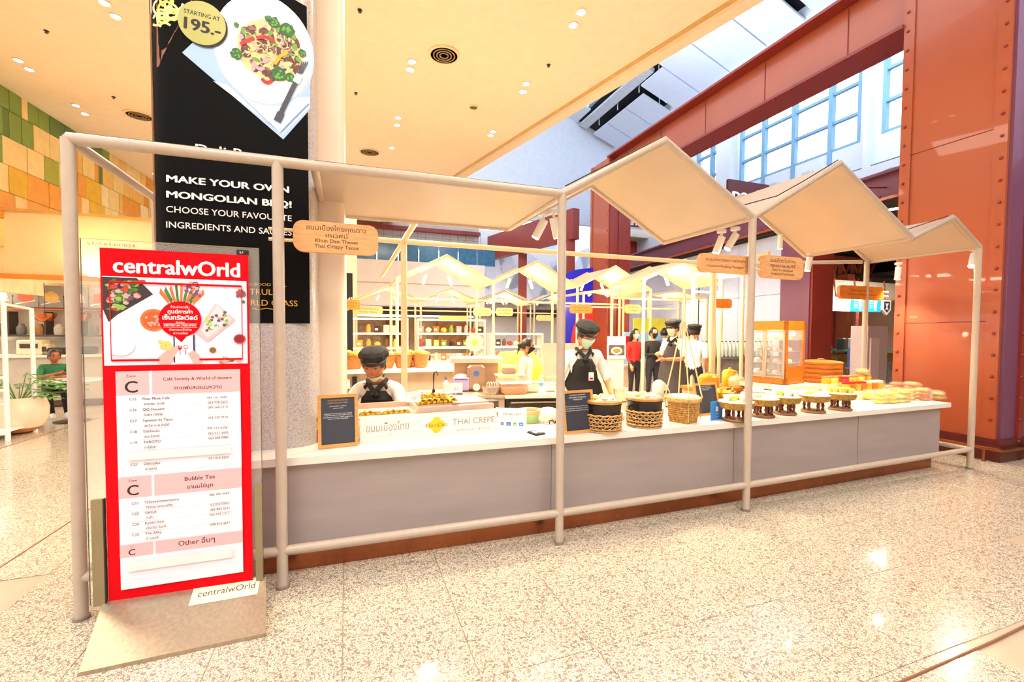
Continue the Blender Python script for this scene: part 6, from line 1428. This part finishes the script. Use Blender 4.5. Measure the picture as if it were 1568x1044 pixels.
MB().box((0,0,.5),(.7,.5,1.0)).build('crate_stack',CREAM,t);m=MB();m.lathe([(0,1.30),(.2,1.28),(.34,1.12),(.42,1.0),(.45,.75),(.46,.7)],n=26,sx=1.2,sy=.8,jit=.05);m.build('cloth',M('cloth_yellow','f0e02c',.6,var=.06),t)
q=yp(872,600,6.6);t=thing('laptop_stand','beige tilted screen board behind the kitchen counter, left of the post','board',(q.x-.12,q.y,0),ANG)
MB().box((0,0,1.18),(.62,.03,.5),rx=-.25).build('board',M('board_beige','e3cdb0',.5),t,smooth=False);MB().box((0,.1,.47),(.6,.4,.94)).build('stand_body',CREAM,t,smooth=False)
# rice tray, buckets beside the masked woman
def onc(px,v,z=ZC):return S(sp(px,600,v)[1],v,z)
t=thing('rice_tray','wide shallow tray heaped with white coconut rice before the masked woman','tray',onc(915,.72),ANG)
MB().lathe([(0,0),(.22,0),(.27,.03),(.28,.05),(.26,.05),(0,.03)],n=30).build('tray_body',M('tray_pale','f2ebe0',.3),t)
MB().ball((0,0,.04),.25,20,8,(1,1,.3),jit=.03).build('rice_heap',RICE,t)
for k in range(3):MB().ball((.08-.06*k,-.1+.03*k,.10),.03,8,5,(1.3,1,.7),jit=.15).build('puff',YEL2,t)
t=thing('steel_tongs','steel tongs resting on the white rice heap','tongs',onc(945,.7)+Vector((0,0,.12)),ANG-.6)
for s_ in(-1,1):MB().tube([(-.12,s_*.012,0),(.0,s_*.02,.02),(.14,.004*s_,.03)],.006,6).build('tong_arm',DSTEEL,t)
for i,(px,v,r_,h_,lab,mt) in enumerate(((962,.95,.085,.2,'frosted plastic bucket right of the masked woman, front one',FROST),(985,1.0,.09,.16,'clear plastic bucket right of the frosted bucket',PLASTIC),(950,.98,.07,.25,'tall cream canister beside the masked woman',CREAM),(1005,.98,.10,.1,'wide white basin behind the right black pot',WHITEP),(985,.60,.06,.08,'small white bowl between the two black pots',WHITEP))):
    z_=ZC;q=onc(px,v if v<.9 else .86);t=thing('plastic_bucket',lab,'bucket',q,0)
    MB().lathe([(0,0),(r_*.8,0),(r_,h_),(r_*1.05,h_),(r_*1.05,h_-.012),(r_*.97,h_-.012),(r_*.77,.006),(0,.006)],n=24).build('bucket_body',mt,t);MB().lathe([(0,.01),(r_*.76,.01),(r_*.88,h_*.6),(0,h_*.62)],n=20).build('bucket_fill',RICE,t)
q=onc(1012,.9);t=thing('pot_cover','large domed steel pot lid standing upright behind the right pot','lid',q+Vector((0,0,.17)),ANG);t.rotation_euler=(PI/2-.3,0,ANG+.3)
MB().lathe([(0,.05),(.07,.043),(.12,.02),(.14,0),(.145,0),(.145,.006),(.125,.026),(.07,.05),(0,.057)],n=30).build('lid_dome',STEEL,t);MB().cyl((0,0,.05),(0,0,.085),.018,n=12).build('lid_knob',BLACK,t)
# brass wok on black burner
q=onc(1097,.84);t=thing('gas_burner','black gas burner ring under the brass pan','burner',q,0)
MB().lathe([(0,0),(.13,0),(.14,.02),(.12,.05),(0,.05)],n=24).build('burner_body',BLACK,t)
for k in range(4):MB().box((.08*math.cos(k*PI/2),.08*math.sin(k*PI/2),.055),(.06,.02,.012),rz=k*PI/2).build('pan_support',DSTEEL,t)
t=thing('brass_pan','wide shining brass pan on the black gas burner','pan',q+Vector((0,0,.062)),ANG)
MB().lathe([(0,0),(.08,.003),(.14,.04),(.185,.11),(.195,.115),(.18,.115),(.13,.05),(.0,.015)],n=32).build('pan_bowl',M('brass_bright','e0a020',.2,.85,var=.05),t)
for s_ in(-1,1):MB().tube([(s_*.185,-.035,.11),(s_*.21,-.03,.14),(s_*.215,0,.155),(s_*.21,.03,.14),(s_*.185,.035,.11)],.006,6).build('handle_ring',BRASS,t)
t=thing('steel_ladle','dark ladle lying on the brass pan rim','ladle',q+Vector((.12,.0,.2)),ANG+.5)
MB().tube([(0,0,0),(.1,0,-.01),(.22,0,-.05)],.007,6).build('ladle_handle',DSTEEL,t);MB().ball((0,0,-.005),.03,10,6,(1,1,.5)).build('ladle_bowl',DSTEEL,t)
for i,(px,v,z0_,r_,h_,c_,lab) in enumerate(((1085,1.9,.85,.13,.13,'e8a42c','golden pot on the wooden side table left of the slim cream post'),(1117,1.9,.85,.1,.18,'f0c030','yellow canister right of the slim cream post'),(1128,1.75,.85,.1,.1,'f2dfae','cream pot with lid left of the wooden cabinet'))):
    q=S(sp(px,590,v)[1],v,z0_);t=thing('golden_pot',lab,'pot',q,0)
    MB().lathe([(0,0),(r_,0),(r_*1.05,h_*.3),(r_*1.05,h_*.9),(r_*.95,h_)],n=24).build('pot_body',M('gpot%d'%i,c_,.35,.3),t);MB().lathe([(r_*1.0,h_),(r_*.8,h_+.03),(.02,h_+.045),(.02,h_+.065),(0,h_+.065)],n=20).build('pot_lid',M('gpot%d'%i,c_),t)
stb=thing('side_table','wooden side table behind the brass pan carrying golden pots','table',S(sp(1105,590,1.85)[1],1.85,0),ANG)
MB().box((0,0,.83),(1.0,.5,.04)).build('table_top',AMBER,stb,smooth=False);MB().box((0,.02,.4),(.95,.45,.8)).build('table_body',M('panel_tan','c99a6c',.5),stb,smooth=False)
# bottled drinks stacked on the display behind
q=yp(1125,560,9.2);bt2=thing('drink_shelf','grey shelf stacked with green and clear drink bottles before the hoarding','shelf',(q.x,q.y,0),ANG)
MB().box((0,0,.55),(1.9,.4,1.1)).build('crate_base',M('crate_grey','8e8a88',.6,var=.25,scale=9),bt2,smooth=False)
for i in range(3):MB().box((0,-.03,1.1+.0*i),(1.9,.45,.03)).build('shelf_board',M('shelf_grey','b5b0ae',.5),bt2,smooth=False)
n=0;bq=None
for i in range(18):
    for j in range(2):
        q=Vector(bt2.location)+Matrix.Rotation(ANG,3,'Z')@Vector((-.86+i*.1,-.12+.2*j,1.117))
        if bq is None:
            bq=thing('drink_bottle','green-capped drink bottle on the grey shelf before the hoarding','bottle',q,0,'drink bottles on the grey shelf')
            MB().lathe([(0,0),(.035,0),(.036,.02),(.036,.2),(.014,.27),(.014,.29)],n=10).build('bottle_body',M('bottle_mist','c9d6d0',.3),bq);MB().lathe([(.017,.285),(.017,.31),(0,.31)],n=8).build('bottle_cap',M('cap_green','2c6a48',.4),bq)
        else:o=dup(bq,q,0)
        (bq if i+j==0 else o)['label']='green-capped drink bottle, %s from left in the %s row of the grey shelf'%(ORD[i],('front','rear')[j])
# ================= second island: trays of snacks, racks =================
gi=uplane(500,6.9);ib=thing('snack_island','cream snack counter with power sockets behind the seated cook','counter',gi,ANG)
gz=.98
MB().box((.9,.3,gz-.03),(2.6,.7,.05)).build('worktop',M('pale_worktop','fbeed8',.4),ib,smooth=False);MB().box((.95,.34,gz/2-.03),(2.45,.55,gz-.06)).build('counter_body',M('island_taupe','b59f8a',.5),ib,smooth=False)  # pale cream worktop over a taupe body
MB().box((.28,.05,.75),(.10,.03,.16)).build('power_socket',WHITEP,ib,smooth=False);MB().box((.40,.05,.75),(.07,.03,.24)).build('power_box',BLACK,ib,smooth=False);MB().box((.62,.05,.68),(.07,.03,.09)).build('switch_plate',M('plate_tan','8a7868',.5),ib,smooth=False)
MB().tube([(.3,.03,.68),(.5,.01,.62),(.75,.0,.68),(.85,.02,.9)],.008,6).build('cable',BLACK,ib)
bg_=thing('black_bag','glossy black bin bag hanging at the left end of the snack counter','bag',gi+UD*.05-VD*.15+Vector((0,0,1.0)),ANG)
MB().lathe([(0,0),(.14,.02),(.17,.15),(.12,.28),(.05,.32)],n=14,jit=.1).build('bag_body',M('bag_black','262220',.3,var=.3),bg_);MB().tube([(-.03,0,.31),(0,0,.38),(.03,0,.31)],.012,6).build('bag_knot',BLACK,bg_)
for i,(px,w_,lab) in enumerate(((537,.46,'large brown woven basket of snack packs above the seated cook, left one'),(587,.5,'brown woven basket of yellow snacks above the seated cook, middle one'),(620,.34,'smaller brown woven basket partly behind the tall cream post'),(648,.3,'small brown woven basket right of the tall cream post'))):
    q=gi+UD*onu(gi,px)+VD*.25;q.z=gz;t=thing('snack_basket',lab,'basket',q,ANG)
    MB().lathe([(0,0),(w_*.32,0),(w_*.5,.22),(w_*.52,.225),(w_*.47,.22),(w_*.3,.015),(0,.015)],n=24,sy=.7).build('basket_body',WICKD,t)
    MB().tube([(w_*.51*math.cos(a),w_*.36*math.sin(a),.225) for a in [2*PI*k/24 for k in range(24)]],.012,6,True).build('basket_rim',WICKD,t)
    for k in range(12):
        a_=k*2.4;r_=w_*.4*math.sqrt((k+.5)/12);MB().bevbox((r_*math.cos(a_),r_*.65*math.sin(a_),.22+.05*random.random()),(.11,.08,.06),.015,rz=random.random()*3).build('snack_bag',[YEL,YEL2,SNY,M('bag_brown','b57a4c',.5,var=.3)][(k+i)%4],t)
GC={'c4402c':'red','f2d03c':'yellow','e0862c':'orange','f6e6cc':'cream','7a4a2c':'brown','e8b4b8':'pink','3c2a22':'dark brown','8fb04c':'green','f2b43c':'amber','fff0d8':'ivory'}
# white display racks in the background
def rack(px,Y,w_,lab,rn='left',nsh=3,z0_=.82,hh=.36,n=9,grp='goods on the white display racks'):
    q=uplane(px,Y);t=thing('display_rack',lab,'rack',q+Vector((0,0,0)),ANG)
    MB().box((w_/2,.25,z0_/2),(w_,.5,z0_)).build('rack_base',M('rack_white','fbf5ea',.4,var=.02),t,smooth=False)
    for i in range(nsh+1):MB().box((w_/2,.25,z0_+i*hh),(w_,.42,.03)).build('rack_shelf',M('rack_white','fbf5ea'),t,smooth=False)
    for x in(.02,w_-.02):MB().box((x,.25,z0_+nsh*hh/2),(.03,.42,nsh*hh)).build('rack_side',M('rack_white','fbf5ea'),t,smooth=False)
    for i in range(nsh):
        MB().box((w_/2,.05,z0_+(i+1)*hh-.025),(w_-.1,.02,.015)).build('rack_light',LIGHT2,t,smooth=False)
        for k in range(n):
            if random.random()<.15:continue
            x=.1+(w_-.2)*k/(n-1);P_=q+UD*x+VD*.2;z=z0_+i*hh+.016
            typ=random.random();c_=random.choice(['c4402c','f2d03c','e0862c','f6e6cc','7a4a2c','e8b4b8','3c2a22','8fb04c','f2b43c','fff0d8'])
            mt=M('good_'+c_,c_,.5,var=.15,scale=30)
            g=thing('shop_item','%s %s, %s place on the %s shelf of the %s white display rack'%(GC[c_],'packet' if typ<.5 else 'jar' if typ<.8 else 'bag',ORD[k],('lowest','middle','top')[i],rn),'packet',(P_.x,P_.y,z),random.uniform(-.3,.3),grp)
            if typ<.5:MB().bevbox((0,0,.08),(.13,.1,.16+random.random()*.06),.012).build('packet_body',mt,g);MB().box((0,-.052,.08),(.08,.004,.06)).build('packet_label',WHITEP,g)
            elif typ<.8:MB().lathe([(0,0),(.05,0),(.055,.12),(.035,.16),(.035,.2),(0,.2)],n=10).build('jar_body',mt,g)
            else:MB().ball((0,0,.07),.08,9,6,(1,1,.85),jit=.12).build('bag_body',mt,g)
rack(500,10.6,1.9,'white lit display rack of packed goods, left end behind the woven baskets','left')
rack(640,11.4,1.8,'white lit display rack of packed goods behind the tall cream post','middle')
rack(752,12.4,1.6,'white lit display rack of packed goods left of the third post','right',2)
q=yp(727,503,10.2);t=thing('round_fan_sign','pale yellow round sign standing on the background counter','sign',(q.x,q.y,1.62-.28),ANG)
MB().cyl((0,0,0),(0,.03,0),.2,n=28).build('disc',M('disc_pale','f0f0a0',.5),t);MB().cyl((0,-.005,0),(0,.0,0),.07,n=20).build('disc_centre',M('disc_olive','c9c23c',.5),t);MB().cyl((0,.02,-.5),(0,.02,-.15),.015,n=6).build('stand_leg',WHITEP,t)
nb_=yp(944,530,8.5);t=thing('poster_easel','NOW OPEN poster with a dish photo standing left of the woman in red','poster',(nb_.x,nb_.y,0),ANG*.5)
wN,hN=.36,.42;zN=yp(944,515,8.5).z-hN
MB().box((0,0,zN+hN/2),(wN,.02,hN)).build('poster_sheet',WHITEP,t,smooth=False);MB().box((0,.03,zN/2),(.3,.03,zN)).build('stand_board',CREAM,t,smooth=False)
a=Art(.0005);a.y=-.0105;a.text(INK,'NOW OPEN',0,zN+hN*.78,h=.035,align='c');a.rect(M('dish_dark','5a4a3a',.5,var=.4,scale=20),-wN*.45,zN+.06,wN*.45,zN+hN*.62);a.ell(INKW,0,zN+hN*.36,.11,.07);a.ell(SN,0,zN+hN*.36,.08,.045,jit=.1)
finish_art(a,'poster_print',t)
q=yp(1012,520,11.2);t=thing('standing_poster','pale blue standing poster behind the people by the hoarding','poster',(q.x-.4,q.y,0),ANG)
MB().prism(rr2(1.3,1.1,.1),-.02,.02,'y').build('poster_sheet',M('poster_sky','9cc8f0',.5),t);t.location.z=1.05;MB().box((0,.02,-.8),(1.0,.03,.5)).build('stand_board',WHITEP,t,smooth=False)
a=Art(.0005);a.y=-.021;a.text(M('ink_blue','2c5fb0',.5),'FIND US',-.3,.1,h=.12);a.text(M('ink_blue','2c5fb0'),'HERE FOR',-.3,-.1,h=.12);a.rect(RED,-.6,.1,-.36,.45);finish_art(a,'poster_print',t)
q=yp(1002,496,11.9);t=thing('yellow_banner','yellow-green board high behind the people at the hoarding','board',(q.x,q.y,q.z-.1),ANG)
MB().box((0,0,0),(1.3,.03,.5)).build('board',M('banner_lime','d6cf3c',.5),t,smooth=False);MB().box((0,.02,-.9),(.08,.03,1.6)).build('board_post',WHITEP,t,smooth=False)
